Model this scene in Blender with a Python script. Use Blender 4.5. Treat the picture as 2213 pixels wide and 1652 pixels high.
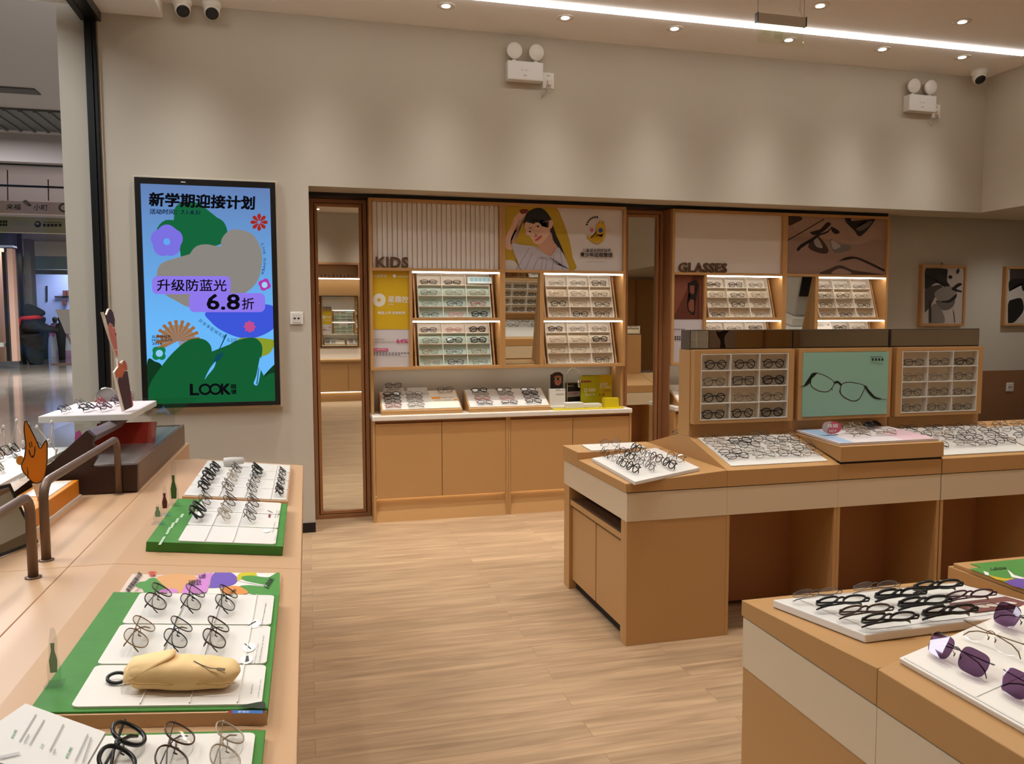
import bpy, bmesh, math, random
from mathutils import Vector as V, Matrix as M
random.seed(7)
for o in list(bpy.data.objects): bpy.data.objects.remove(o, do_unlink=True)
sc = bpy.context.scene
C = sc.collection
R = math.radians
# ---------------------------------------------------------------- camera
F_PX, W_PX, H_PX = 1704.95, 2213.0, 1652.0
YAW, PITCH, ROLL = R(14.56983), R(4.33398), R(-0.13181)
EYE = V((0, 0, 1.5))
fw = V((math.sin(YAW)*math.cos(PITCH), math.cos(YAW)*math.cos(PITCH), -math.sin(PITCH)))
r0 = V((math.cos(YAW), -math.sin(YAW), 0)); u0 = r0.cross(fw)
rt = math.cos(ROLL)*r0 + math.sin(ROLL)*u0
up = -math.sin(ROLL)*r0 + math.cos(ROLL)*u0
cam = bpy.data.cameras.new('camera'); co = bpy.data.objects.new('camera', cam); C.objects.link(co)
m = M((rt, up, -fw)).transposed().to_4x4(); m.translation = EYE
co.matrix_world = m
cam.sensor_fit = 'HORIZONTAL'; cam.sensor_width = 36; cam.lens = 36*F_PX/W_PX
cam.clip_start = .05; cam.clip_end = 200
sc.camera = co
# ---------------------------------------------------------------- world, view, exposure
w = bpy.data.worlds.new('world'); sc.world = w; w.use_nodes = True
w.node_tree.nodes['Background'].inputs[0].default_value = (.75, .8, 1, 1)
w.node_tree.nodes['Background'].inputs[1].default_value = .05
sc.view_settings.view_transform = 'Standard'; sc.view_settings.look = 'None'
sc.view_settings.exposure = 0.0; sc.view_settings.gamma = 1
sc.view_settings.use_curve_mapping = False
cy = sc.cycles
cy.max_bounces = 9; cy.diffuse_bounces = 6; cy.glossy_bounces = 4; cy.transmission_bounces = 4
cy.transparent_max_bounces = 24; cy.use_denoising = True
cy.caustics_reflective = False; cy.caustics_refractive = False
cy.sample_clamp_indirect = 4
LAMP_COLOR = (1.0, .975, .945)
# spots under the downlights, far-right ones added to brighten mirrored walls: (x, y) and watts
SPOT_ROWS = [(5.35, [-.72, .11, .944, 1.776, 2.601, 3.531, 4.354, 5.102], 185),
             (4.735, [.3, 1.2, 2.2, 3.357, 4.505], 105),
             (3.0, [-.75, .4, 1.4, 2.4, 3.4, 4.6, 6.0], 114),
             (1.5, [-.75, .2, 1.75, 3.2, 4.6, 6.5], 114),
             (-.3, [-.6, .9, 2.4, 4.4], 114), (-2.2, [.3, 1.6, 3.6], 114), (-2.95, [-.6, .25, 1.1, 1.95, 2.8, 3.65, 4.7, 5.7, 6.7], 230)]

def at(px, py, x=None, y=None, z=None, org=None, nrm=None):
    """the world point that pixel shows on a plane"""
    d = fw + (px-W_PX/2)/F_PX*rt - (py-H_PX/2)/F_PX*up
    if x is not None: t = (x-EYE.x)/d.x
    elif y is not None: t = (y-EYE.y)/d.y
    elif z is not None: t = (z-EYE.z)/d.z
    else: t = (org-EYE).dot(nrm)/d.dot(nrm)
    return EYE + t*d
# ---------------------------------------------------------------- materials
def S(h):
    h = h.lstrip('#'); c = [int(h[i:i+2], 16)/255 for i in (0, 2, 4)]
    return tuple(x/12.92 if x <= .04045 else ((x+.055)/1.055)**2.4 for x in c)
_m = {}
def mat(name, col, rough=.5, metal=0., spec=.4, bump=0, bscale=200, var=0, vscale=4, coat=0):
    if name in _m: return _m[name]
    if isinstance(col, str): col = S(col)
    mt = bpy.data.materials.new(name); mt.use_nodes = True; nt = mt.node_tree
    b = nt.nodes['Principled BSDF']
    b.inputs['Base Color'].default_value = (*col, 1); b.inputs['Roughness'].default_value = rough
    b.inputs['Metallic'].default_value = metal; b.inputs['Specular IOR Level'].default_value = spec
    if coat: b.inputs['Coat Weight'].default_value = coat
    if bump or var:
        tc = nt.nodes.new('ShaderNodeTexCoord')
    if bump:
        n = nt.nodes.new('ShaderNodeTexNoise'); n.inputs['Scale'].default_value = bscale; n.inputs['Detail'].default_value = 3
        nt.links.new(tc.outputs['Object'], n.inputs['Vector'])
        bp = nt.nodes.new('ShaderNodeBump'); bp.inputs['Strength'].default_value = bump; bp.inputs['Distance'].default_value = .002
        nt.links.new(n.outputs['Fac'], bp.inputs['Height']); nt.links.new(bp.outputs['Normal'], b.inputs['Normal'])
    if var:
        n = nt.nodes.new('ShaderNodeTexNoise'); n.inputs['Scale'].default_value = vscale; n.inputs['Detail'].default_value = 4
        nt.links.new(tc.outputs['Object'], n.inputs['Vector'])
        mx = nt.nodes.new('ShaderNodeMix'); mx.data_type = 'RGBA'
        mx.inputs[6].default_value = (*[c*(1-var) for c in col], 1); mx.inputs[7].default_value = (*[min(1, c*(1+var)) for c in col], 1)
        nt.links.new(n.outputs['Fac'], mx.inputs[0]); nt.links.new(mx.outputs[2], b.inputs['Base Color'])
    _m[name] = mt; return mt
def emit(name, col, st):
    if name in _m: return _m[name]
    if isinstance(col, str): col = S(col)
    mt = bpy.data.materials.new(name); mt.use_nodes = True; nt = mt.node_tree
    nt.nodes.remove(nt.nodes['Principled BSDF'])
    e = nt.nodes.new('ShaderNodeEmission'); e.inputs[0].default_value = (*col, 1); e.inputs[1].default_value = st
    nt.links.new(e.outputs[0], nt.nodes['Material Output'].inputs[0]); _m[name] = mt; return mt
def glass(name, tint=(1, 1, 1), gloss=.07, rough=.02):
    """a clear sheet: light passes straight through, tinted, with a faint reflection"""
    if name in _m: return _m[name]
    mt = bpy.data.materials.new(name); mt.use_nodes = True; nt = mt.node_tree
    nt.nodes.remove(nt.nodes['Principled BSDF'])
    t = nt.nodes.new('ShaderNodeBsdfTransparent'); t.inputs[0].default_value = (*tint, 1)
    g = nt.nodes.new('ShaderNodeBsdfGlossy'); g.inputs['Roughness'].default_value = rough
    mx = nt.nodes.new('ShaderNodeMixShader'); mx.inputs[0].default_value = gloss
    nt.links.new(t.outputs[0], mx.inputs[1]); nt.links.new(g.outputs[0], mx.inputs[2])
    nt.links.new(mx.outputs[0], nt.nodes['Material Output'].inputs[0]); _m[name] = mt; return mt
def planks():
    mt = bpy.data.materials.new('oak_planks'); mt.use_nodes = True; nt = mt.node_tree; N = nt.nodes.new; L = nt.links.new
    b = nt.nodes['Principled BSDF']; b.inputs['Roughness'].default_value = .42; b.inputs['Specular IOR Level'].default_value = .35
    tc = N('ShaderNodeTexCoord')
    br = N('ShaderNodeTexBrick'); br.offset = .37; br.inputs['Scale'].default_value = 1
    br.inputs['Brick Width'].default_value = 1.55; br.inputs['Row Height'].default_value = .118
    br.inputs['Mortar Size'].default_value = .0012; br.inputs['Mortar Smooth'].default_value = .3; br.inputs['Bias'].default_value = 0
    br.inputs['Color1'].default_value = (0, 0, 0, 1); br.inputs['Color2'].default_value = (1, 1, 1, 1); br.inputs['Mortar'].default_value = (.5, .5, .5, 1)
    L(tc.outputs['Object'], br.inputs['Vector'])
    mp = N('ShaderNodeMapping'); mp.inputs['Scale'].default_value = (1.1, 14, 1); L(tc.outputs['Object'], mp.inputs['Vector'])
    n1 = N('ShaderNodeTexNoise'); n1.inputs['Scale'].default_value = 2.2; n1.inputs['Detail'].default_value = 6; n1.inputs['Distortion'].default_value = .6
    add = N('ShaderNodeVectorMath'); add.operation = 'ADD'; L(mp.outputs[0], add.inputs[0])
    sc_ = N('ShaderNodeVectorMath'); sc_.operation = 'SCALE'; sc_.inputs['Scale'].default_value = 7; L(br.outputs['Color'], sc_.inputs[0]); L(sc_.outputs[0], add.inputs[1])
    L(add.outputs[0], n1.inputs['Vector'])
    ramp = N('ShaderNodeValToRGB'); e = ramp.color_ramp.elements
    e[0].position = .3; e[0].color = (*S('#92765a'), 1); e[1].position = .72; e[1].color = (*S('#b99b78'), 1)
    L(n1.outputs['Fac'], ramp.inputs[0])
    mx = N('ShaderNodeMix'); mx.data_type = 'RGBA'; mx.blend_type = 'MULTIPLY'; mx.inputs[0].default_value = .45
    r2 = N('ShaderNodeValToRGB'); r2.color_ramp.elements[0].color = (.72, .70, .67, 1); r2.color_ramp.elements[1].color = (1.12, 1.1, 1.08, 1)
    L(br.outputs['Color'], r2.inputs[0]); L(ramp.outputs[0], mx.inputs[6]); L(r2.outputs[0], mx.inputs[7])
    m2 = N('ShaderNodeMix'); m2.data_type = 'RGBA'; m2.inputs[7].default_value = (*S('#86684c'), 1)
    L(br.outputs['Fac'], m2.inputs[0]); L(mx.outputs[2], m2.inputs[6]); L(m2.outputs[2], b.inputs['Base Color'])
    return mt
WOOD = mat('oak_laminate', '#b98e5a', .42, var=.05, vscale=1.2)
WOODD = mat('walnut_laminate', '#9a6a45', .45, var=.08, vscale=2)
CREAM = mat('cream_laminate', '#d8c5a5', .45)
WHITE = mat('white_solid_surface', '#e9e4dc', .4)
PLAST = mat('white_plastic', '#e4e0d8', .35)
BLACK = mat('black_plastic', '#141312', .35)
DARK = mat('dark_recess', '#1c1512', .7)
BRONZE = mat('bronze_metal', '#735c4c', .38, metal=.3)
CHROME = mat('chrome', (.8, .8, .8), .1, metal=1)
MIRROR = mat('mirror_glass', (.86, .88, .84), .01, metal=1)
PAINT = mat('greige_paint', '#bbb3a3', .8, bump=.15, bscale=350)
CEILP = mat('ceiling_paint', '#efecea', .85)
LETTER = mat('brown_letters', '#5e4128', .45)
LED = emit('led_strip', (1, .93, .82), 14)
LEDW = emit('linear_light', (1, .95, .9), 9)
GLOW = emit('lamp_glow', (1, .93, .84), 25)
PANE = glass('storefront_glass', (.97, .985, .98), .012)
ACRYL = glass('clear_acrylic', (.93, .95, .94), .10)
LENS = glass('clear_lens', (.975, .975, .97), .05)
LENSG = glass('grey_lens', (.90, .895, .88), .06)
LENSD = glass('dark_lens', (.3, .26, .28), .06)
LENSP = glass('violet_lens', (.40, .29, .42), .05)
# ---------------------------------------------------------------- mesh helpers
class MB:
    def __init__(s): s.bm = bmesh.new(); s.M = M(); s.mi = 0
    def v(s, p): return s.bm.verts.new(s.M @ V(p))
    def f(s, vs, smooth=False):
        try: f = s.bm.faces.new(vs)
        except ValueError: return
        f.material_index = s.mi; f.smooth = smooth; return f
    def box(s, x0, x1, y0, y1, z0, z1):
        a = [s.v(p) for p in ((x0, y0, z0), (x1, y0, z0), (x1, y1, z0), (x0, y1, z0), (x0, y0, z1), (x1, y0, z1), (x1, y1, z1), (x0, y1, z1))]
        for q in ((3, 2, 1, 0), (4, 5, 6, 7), (0, 1, 5, 4), (1, 2, 6, 5), (2, 3, 7, 6), (3, 0, 4, 7)): s.f([a[i] for i in q])
        return s
    def loft(s, A, B, smooth=False):
        """closed solid between two outlines of equal length"""
        a = [s.v(p) for p in A]; b = [s.v(p) for p in B]; n = len(a)
        s.f(a[::-1]); s.f(b)
        for i in range(n): s.f([a[i], a[(i+1) % n], b[(i+1) % n], b[i]], smooth)
        return s
    def prism(s, A, d, smooth=False):
        d = V(d); return s.loft(A, [V(p)+d for p in A], smooth)
    def poly(s, A): s.f([s.v(p) for p in A]); return s
    def tube(s, pts, r, n=6, closed=False, cap=True):
        pts = [V(p) for p in pts]; k = len(pts); rings = []
        rr = r if isinstance(r, (list, tuple)) else [r]*k
        prev = None
        for i, p in enumerate(pts):
            t = (pts[(i+1) % k]-pts[i-1]) if closed else (pts[min(i+1, k-1)]-pts[max(i-1, 0)])
            t.normalize()
            if prev is None:
                a = V((0, 0, 1)) if abs(t.z) < .9 else V((1, 0, 0)); nrm = (a-t*a.dot(t)).normalized()
            else:
                nrm = prev-t*prev.dot(t)
                nrm = nrm.normalized() if nrm.length > 1e-6 else t.orthogonal().normalized()
            prev = nrm; b = t.cross(nrm)
            rings.append([s.v(p+rr[i]*(math.cos(2*math.pi*j/n)*nrm+math.sin(2*math.pi*j/n)*b)) for j in range(n)])
        for i in range(k if closed else k-1):
            A, B = rings[i], rings[(i+1) % k]
            for j in range(n): s.f([A[j], A[(j+1) % n], B[(j+1) % n], B[j]], True)
        if not closed and cap: s.f(rings[0][::-1]); s.f(rings[-1])
        return s
    def lathe(s, prof, c=(0, 0, 0), n=24, axis=None):
        """profile (r, h) turned about an axis through c"""
        c = V(c); ax = V(axis or (0, 0, 1)).normalized(); e1 = ax.orthogonal().normalized(); e2 = ax.cross(e1); rings = []
        for r, h in prof:
            if r < 1e-6: rings.append([s.v(c+ax*h)])
            else: rings.append([s.v(c+ax*h+r*(math.cos(2*math.pi*j/n)*e1+math.sin(2*math.pi*j/n)*e2)) for j in range(n)])
        for A, B in zip(rings, rings[1:]):
            for j in range(n):
                q = [A[j % len(A)], A[(j+1) % len(A)], B[(j+1) % len(B)], B[j % len(B)]]
                u = [x for i, x in enumerate(q) if x not in q[:i]]
                if len(u) > 2: s.f(u, True)
        if len(rings[0]) > 1: s.f(rings[0][::-1])
        if len(rings[-1]) > 1: s.f(rings[-1])
        return s
    def ell(s, c, r, n=12):
        c = V(c); k = n//2
        rings = [[s.v(c)] for _ in ()]
        for i in range(k+1):
            a = math.pi*i/k; z = -math.cos(a)*r[2]; q = math.sin(a)
            if i in (0, k): rings.append([s.v(c+V((0, 0, z)))])
            else: rings.append([s.v(c+V((q*r[0]*math.cos(2*math.pi*j/n), q*r[1]*math.sin(2*math.pi*j/n), z))) for j in range(n)])
        for A, B in zip(rings, rings[1:]):
            for j in range(n):
                q = [A[j % len(A)], A[(j+1) % len(A)], B[(j+1) % len(B)], B[j % len(B)]]
                u = [x for i, x in enumerate(q) if x not in q[:i]]
                if len(u) > 2: s.f(u, True)
        return s
    def mesh(s, name, mats):
        me = bpy.data.meshes.new(name); bmesh.ops.recalc_face_normals(s.bm, faces=s.bm.faces[:]) if s.bm.faces else None
        s.bm.to_mesh(me); s.bm.free()
        for q in (mats if isinstance(mats, (list, tuple)) else [mats]): me.materials.append(q)
        return me
    def build(s, name, mats, parent=None, bev=0, matrix=None):
        o = bpy.data.objects.new(name, s.mesh(name, mats)); C.objects.link(o)
        if parent: o.parent = parent
        if matrix: o.matrix_local = matrix
        if bev:
            b = o.modifiers.new('edge', 'BEVEL'); b.width = bev; b.segments = 2; b.limit_method = 'ANGLE'
        return o
def B(*a): return MB().box(*a)
def tag(o, label, cat, group=None, kind=None):
    w_ = label.split()
    while len(w_) > 16 and 'the' in w_: w_.remove('the')
    label = ' '.join(w_)
    o['label'] = label; o['category'] = cat
    if group: o['group'] = group
    if kind: o['kind'] = kind
    return o
def struct(o): o['kind'] = 'structure'; return o
def thing(name, label, cat, loc=(0, 0, 0), rz=0, group=None):
    o = bpy.data.objects.new(name, None); C.objects.link(o); o.empty_display_size = .05
    o.location = loc; o.rotation_euler = (0, 0, rz); return tag(o, label, cat, group)
def part(name, mb, mats, parent, bev=0, label=None):
    """mb in world coordinates; parented so that it stays there"""
    o = mb.build(name, mats, None, bev)
    o.parent = parent; o.matrix_parent_inverse = bpy_world(parent).inverted()
    if label: o['label'] = label
    return o
def bpy_world(o):
    m = M.LocRotScale(o.location, o.rotation_euler, o.scale)
    return (bpy_world(o.parent) @ o.matrix_parent_inverse @ m) if o.parent else m
# ---------------------------------------------------------------- flat prints: shapes and lettering laid on a plane
def text_mesh(txt, bold=0, off=0):
    cu = bpy.data.curves.new('lettering', 'FONT'); cu.body = txt; cu.resolution_u = 2; cu.offset = off
    o = bpy.data.objects.new('lettering', cu); C.objects.link(o)
    dg = bpy.context.evaluated_depsgraph_get(); dg.update()
    me = bpy.data.meshes.new_from_object(o.evaluated_get(dg))
    vs = [v.co.copy() for v in me.vertices]; fs = [list(p.vertices) for p in me.polygons]
    bpy.data.objects.remove(o); bpy.data.curves.remove(cu); bpy.data.meshes.remove(me)
    return vs, fs
def smooth_poly(p, k=6):
    """closed Catmull-Rom through the points"""
    n = len(p); out = []
    for i in range(n):
        a, b, c, d = (V(p[(i+j-1) % n]) for j in range(4))
        for j in range(k):
            t = j/k
            out.append(.5*((2*b)+(c-a)*t+(2*a-5*b+4*c-d)*t*t+(3*b-a-3*c+d)*t**3))
    return out
def ellipse(cx, cy_, rx, ry, rot=0, n=24):
    c, s_ = math.cos(R(rot)), math.sin(R(rot)); out = []
    for i in range(n):
        a = 2*math.pi*i/n; x, y = rx*math.cos(a), ry*math.sin(a); out.append((cx+c*x-s_*y, cy_+s_*x+c*y))
    return out
def rrect(x0, y0, x1, y1, r, n=4):
    out = []
    for cx, cy_, a0 in ((x1-r, y1-r, 0), (x0+r, y1-r, 90), (x0+r, y0+r, 180), (x1-r, y0+r, 270)):
        for i in range(n+1): a = R(a0+90*i/n); out.append((cx+r*math.cos(a), cy_+r*math.sin(a)))
    return out
def flower(cx, cy_, r, petals, depth=.25, rot=0, n=60, sq=1):
    return [(cx+(r*(1-depth+depth*abs(math.cos(petals/2*(2*math.pi*i/n)))))*math.cos(2*math.pi*i/n+R(rot))*sq,
             cy_+(r*(1-depth+depth*abs(math.cos(petals/2*(2*math.pi*i/n)))))*math.sin(2*math.pi*i/n+R(rot))) for i in range(n)]
def stroke(pts, w_, closed=False):
    """a line of width w_ as a polygon"""
    P = [V(p[:2]) for p in pts]; L, R_ = [], []
    for i, p in enumerate(P):
        t = (P[min(i+1, len(P)-1)]-P[max(i-1, 0)]).normalized(); n = V((-t.y, t.x))*w_/2
        L.append(p+n); R_.append(p-n)
    return L+R_[::-1]
def art(name, parent, to3, nrm, shapes, lift=.0006, step=.00025, glow=0, clip=None):
    """shapes: ('p', colour, points) or ('t', colour, text, (x0, y0), (x1, y1), height, bold); to3 maps sheet coordinates to the sheet"""
    bm = bmesh.new(); mats = []; idx = {}
    nrm = V(nrm).normalized()
    def mi(col):
        if col not in idx:
            idx[col] = len(mats)
            mats.append(emit('screen_'+col, col, glow) if glow else mat('print_'+col, col, .55))
        return idx[col]
    for k, s in enumerate(shapes):
        d = nrm*(lift+step*k); i = mi(s[1])
        if s[0] == 'p':
            pts = [V((p[0], p[1])) for p in s[2]]
            if clip:
                for ax, lim, sg in ((0, clip[0], 1), (0, clip[2], -1), (1, clip[1], 1), (1, clip[3], -1)):
                    out = []
                    for a, b in zip(pts, pts[1:]+pts[:1]):
                        ia, ib = sg*(a[ax]-lim) >= 0, sg*(b[ax]-lim) >= 0
                        if ia: out.append(a)
                        if ia != ib: out.append(a+(b-a)*((lim-a[ax])/(b[ax]-a[ax])))
                    pts = out
                    if not pts: break
            if len(pts) < 3: continue
            vs = [bm.verts.new(to3(p[0], p[1])+d) for p in pts]
            f = bm.faces.new(vs); f.material_index = i
        else:
            _, _, txt, a, b, h = s[:6]; vs, fs = text_mesh(txt, s[6] if len(s) > 6 else 0)
            if not vs: continue
            xs = [p.x for p in vs]; ys = [p.y for p in vs]; x0, x1, y0, y1 = min(xs), max(xs), min(ys), max(ys)
            P0, P1 = to3(*a), to3(*b); dx, dy = b[0]-a[0], b[1]-a[1]; L = math.hypot(dx, dy)
            H0 = to3(a[0]+dy/L*h, a[1]-dx/L*h)
            bo = s[6] if len(s) > 6 else 0
            for ox, oy in ((0, 0),) if not bo else ((-bo, -bo), (bo, -bo), (-bo, bo), (bo, bo), (0, 0)):
                bv = [bm.verts.new(P0+(P1-P0)*((p.x+ox-x0)/(x1-x0))+(H0-P0)*((p.y+oy-y0)/max(1e-6, y1-y0))+d+nrm*(ox+oy*.5)*.002) for p in vs]
                for q in fs:
                    try: f = bm.faces.new([bv[j] for j in q]); f.material_index = i
                    except ValueError: pass
    big = [f for f in bm.faces if len(f.verts) > 4]
    bmesh.ops.triangulate(bm, faces=big)
    bm.normal_update()
    for f in bm.faces:
        if f.normal.dot(nrm) < 0: f.normal_flip()
    me = bpy.data.meshes.new(name); bm.to_mesh(me); bm.free()
    for q in mats: me.materials.append(q)
    o = bpy.data.objects.new(name, me); C.objects.link(o)
    if parent: o.parent = parent; o.matrix_parent_inverse = bpy_world(parent).inverted()
    return o
def crop(ox, oy, s, **pl):
    """sheet coordinates read off an enlarged view of the photograph -> point on the sheet's own plane"""
    return lambda x, y: at(ox+x/s, oy+y/s, **pl)
# ================================================================ the room
YW, YB, ZC, ZB = 5.75, 6.24, 3.6, 2.45      # front of wall, back of recess, ceiling, underside of bulkhead
fl = struct(B(-1.3, 7.6, -3.6, 6.5, -.08, 0).build('floor', planks()))
struct(B(-1.3, 7.6, -3.6, 6.5, ZC, ZC+.1).build('ceiling', CEILP))
b = MB(); b.box(-1.5, .035, YW, 6.5, 0, ZC); struct(b.build('wall_back', PAINT))
b = MB(); b.box(.035, 7.6, YW, 6.09, ZB, ZC); struct(b.build('wall_bulkhead', PAINT))
b = MB(); b.box(.035, 7.6, YB, 6.5, 0, ZC); struct(b.build('wall_recess', mat('recess_paint', '#bfbbae', .8)))
b = MB(); b.box(5.75, 7.6, -3.3, YW, ZB, ZC); struct(b.build('wall_right', PAINT))
b = MB(); b.box(7.4, 7.6, -3.5, YB, 0, ZB); struct(b.build('wall_side', PAINT))
struct(B(-1.3, 7.6, -3.6, -3.36, 0, ZC).build('wall_behind', PAINT))
struct(B(5.0, 7.4, YB-.012, YB, 0, 1.02).build('trim_wainscot', mat('wainscot', '#8a6242', .5)))
struct(B(-1.3, .035, YW-.012, YW, 0, .07).build('baseboard_back', BLACK))
struct(B(.0355, 5.0, 6.0, 6.2, 2.421, 2.45).build('trim_shadow_gap', BLACK))  # black strip paints in the shadow gap above the cabinets
# header over the storefront and its black track
struct(B(-1.24, -.868, -3.3, YW, 3.5, ZC).build('trim_2', CEILP))
b = MB(); b.box(-1.36, -1.24, -3.3, YW, 3.44, 3.52); struct(b.build('trim_3', BLACK))
b = MB(); b.box(-1.335, -1.295, YW-.035, YW, 0, 3.46); b.box(-1.288, -1.272, YW-.03, YW, 0, 3.46); struct(b.build('trim_4', BLACK))
struct(B(-1.262, -1.254, YW-.012, YW, 0, 3.5).build('trim_5', PAINT))
struct(B(-1.75, -1.3, -3.3, YW-.1, 3.5, ZC).build('trim_6', CEILP))
struct(B(-1.322, -1.31, 1.2, YW-.036, .02, 3.44).build('window_1', PANE))
# ---------------------------------------------------------------- the mall outside
MALLP = mat('mall_plaster', '#bdb6b0', .8)
tm = bpy.data.materials.new('polished_tile'); tm.use_nodes = True; nt = tm.node_tree
pb = nt.nodes['Principled BSDF']; pb.inputs['Roughness'].default_value = .09; pb.inputs['Specular IOR Level'].default_value = .6
br = nt.nodes.new('ShaderNodeTexBrick'); br.offset = 0; br.inputs['Scale'].default_value = 1; br.inputs['Brick Width'].default_value = .9; br.inputs['Row Height'].default_value = .9
br.inputs['Mortar Size'].default_value = .006; br.inputs['Color1'].default_value = (*S('#6e655c'), 1); br.inputs['Color2'].default_value = (*S('#7a7167'), 1); br.inputs['Mortar'].default_value = (*S('#4a443e'), 1)
tc = nt.nodes.new('ShaderNodeTexCoord'); nt.links.new(tc.outputs['Object'], br.inputs['Vector']); nt.links.new(br.outputs['Color'], pb.inputs['Base Color'])
struct(B(-22, -1.3, -3.6, 50, -.08, 0).build('floor_mall', tm))
struct(B(-14, -1.5, 3, 14.3, 4.5, 4.6).build('ceiling_mall', MALLP))
struct(B(-14, -1.4, 14.3, 14.5, 4.06, 4.6).build('wall_fascia', mat('fascia_plaster', '#aaa09c', .8)))
b = MB(); b.box(-16, -1.4, 14.5, 40, 4.9, 5.0)
struct(b.build('ceiling_atrium', mat('atrium_plaster', '#a39a9c', .8)))
struct(B(-1.5, -1.3, 6.5, 50, 0, 4.9).build('wall_mall', MALLP))
struct(B(-22, -1.4, 40, 40.2, 0, 5).build('wall_far', mat('far_wall', '#8d8f93', .8)))
# dark slatted vent and slot in the mall ceiling
b = MB(); b.box(-4.6, -3.3, 12.65, 13.95, 4.47, 4.497)
for i in range(7): b.box(-4.6+i*.19, -4.56+i*.19, 12.65, 13.95, 4.45, 4.47)
tag(b.build('ceiling_vent', mat('vent_grey', '#4a4946', .6)), 'large dark slatted vent panel in the mall ceiling', 'vent')
tag(B(-4.3, -3.3, 11.55, 11.8, 4.48, 4.497).build('ceiling_slot', mat('slot_grey', '#4b4844', .7)), 'narrow dark slot in the mall ceiling above the vent', 'vent')
def slab_at(p0, p1, y, th, ground=False):
    a, c = at(*p0, y=y), at(*p1, y=y); return B(min(a.x, c.x), max(a.x, c.x), y, y+th, 0 if ground else min(a.z, c.z), max(a.z, c.z))
# hanging sign board
sg = thing('hanging_sign', 'two-tier hanging sign board, pink over olive, outside the storefront', 'sign', at(70, 505, y=20))
part('upper_board', slab_at((-60, 432), (190, 466), 20, .15), mat('sign_pink', '#d6c2ba', .7), sg)
part('lower_board', slab_at((-60, 466), (190, 506), 20, .15), mat('sign_olive', '#a3a182', .7), sg)
for px in (16, 104):
    part('hanger', MB().tube([at(px, 360 if px < 50 else 388, y=20.07), at(px+1, 434, y=20.07)], .012), BLACK, sg)
q = crop(0, 340, 5.506, y=20)
art('lettering', sg, q, (0, -1, 0), [
    ('t', '#1a1715', '来福', (75, 625), (245, 628), 70, .01), ('t', '#1a1715', '小町', (400, 632), (568, 634), 70, .01),
    ('p', '#8a7a72', [(265, 525), (300, 505), (330, 520), (385, 575), (350, 585), (310, 570)]), ('p', '#1a1715', ellipse(348, 570, 12, 8)),
    ('p', '#4a4f3c', ellipse(775, 600, 80, 58)), ('p', '#d6c2ba', ellipse(775, 600, 55, 36)),
    ('p', '#1a1715', ellipse(450, 798, 40, 38)), ('p', '#a3a182', ellipse(445, 790, 20, 14)),
    ('p', '#1a1715', [(512, 770), (732, 774), (732, 780), (512, 776)]),
    *[('p', '#1a1715', rrect(x, 792, x+34, 826, 4)) for x in (512, 560, 604, 648, 698)],
    *[('p', '#1a1715', rrect(x, y_, x+24, y_+30, 4)) for x in (0, 32, 62) for y_ in (752, 790)],
    *[('p', '#8d9a80', ellipse(x, 785, 28, 24)) for x in (188, 245, 318)], *[('p', '#a3a182', ellipse(x, 785, 18, 14)) for x in (188, 245, 318)]])
# steel rail and cables above the sign
b = MB(); b.box(-7.4, -1.4, 19, 19.05, at(70, 403, y=19).z-.02, at(70, 403, y=19).z+.02)
tag(b.build('ceiling_rail', BLACK), 'thin dark rail hung across the mall above the sign', 'rail')
tag(B(-8, -1.4, 14.49, 14.56, 4.03, 4.06).build('fascia_strip', BLACK), 'dark edge strip along the mall ceiling fascia', 'rail')  # plain dark strip under the fascia edge
# far lit shop
sh = thing('mall_shop', 'blue-lit cosmetics shop with a pink drip counter far outside', 'shop', at(120, 775, y=38))
part('lintel', slab_at((40, 500), (220, 556), 37, .3), mat('lintel_plaster', '#cfcac4', .8), sh)
part('sign_band', slab_at((60, 556), (220, 583), 37.1, .2), mat('sign_teal', '#7e949a', .6), sh)
part('beam', slab_at((60, 583), (220, 594), 36.9, .3), mat('beam_grey', '#5d5f60', .6), sh)
part('back_wall', slab_at((60, 590), (220, 776), 39.8, .1), mat('shop_blue_wall', '#93a4dc', .7), sh)
ct = part('counter', slab_at((108, 708), (220, 778), 37.6, .8), mat('counter_white', '#c6d2de', .4), sh)
pts = [(100, 703)]+[(100+i*5, 722+(7 if i % 2 else -3)+(i*37 % 5)) for i in range(24)]+[(215, 703)]
q = lambda x, y: at(x, y, y=37.58)
A = [q(*p) for p in pts]; part('pink_drip', MB().prism(A, (0, .02, 0)), mat('drip_pink', '#a85fa0', .5), sh)
part('pink_lettering', slab_at((122, 758), (160, 775), 37.55, .03), mat('drip_pale', '#b98fb8', .5), sh)
part('shelf', slab_at((118, 640), (220, 644), 39.6, .15), mat('dark_bits', '#23242b', .5), sh)
for i, (x, y_) in enumerate(((139, 640), (148, 640), (138, 660))):
    part('product', slab_at((x-4, y_-12), (x+4, y_), 39.5, .2), mat('dark_red', '#5a3335', .5), sh)
part('lettering', MB().loft([at(*p, y=39.75) for p in ((99, 618), (103, 618), (103, 652), (99, 652))], [at(*p, y=39.79) for p in ((99, 618), (103, 618), (103, 652), (99, 652))]), mat('dark_bits', '#23242b', .5), sh)
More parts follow.
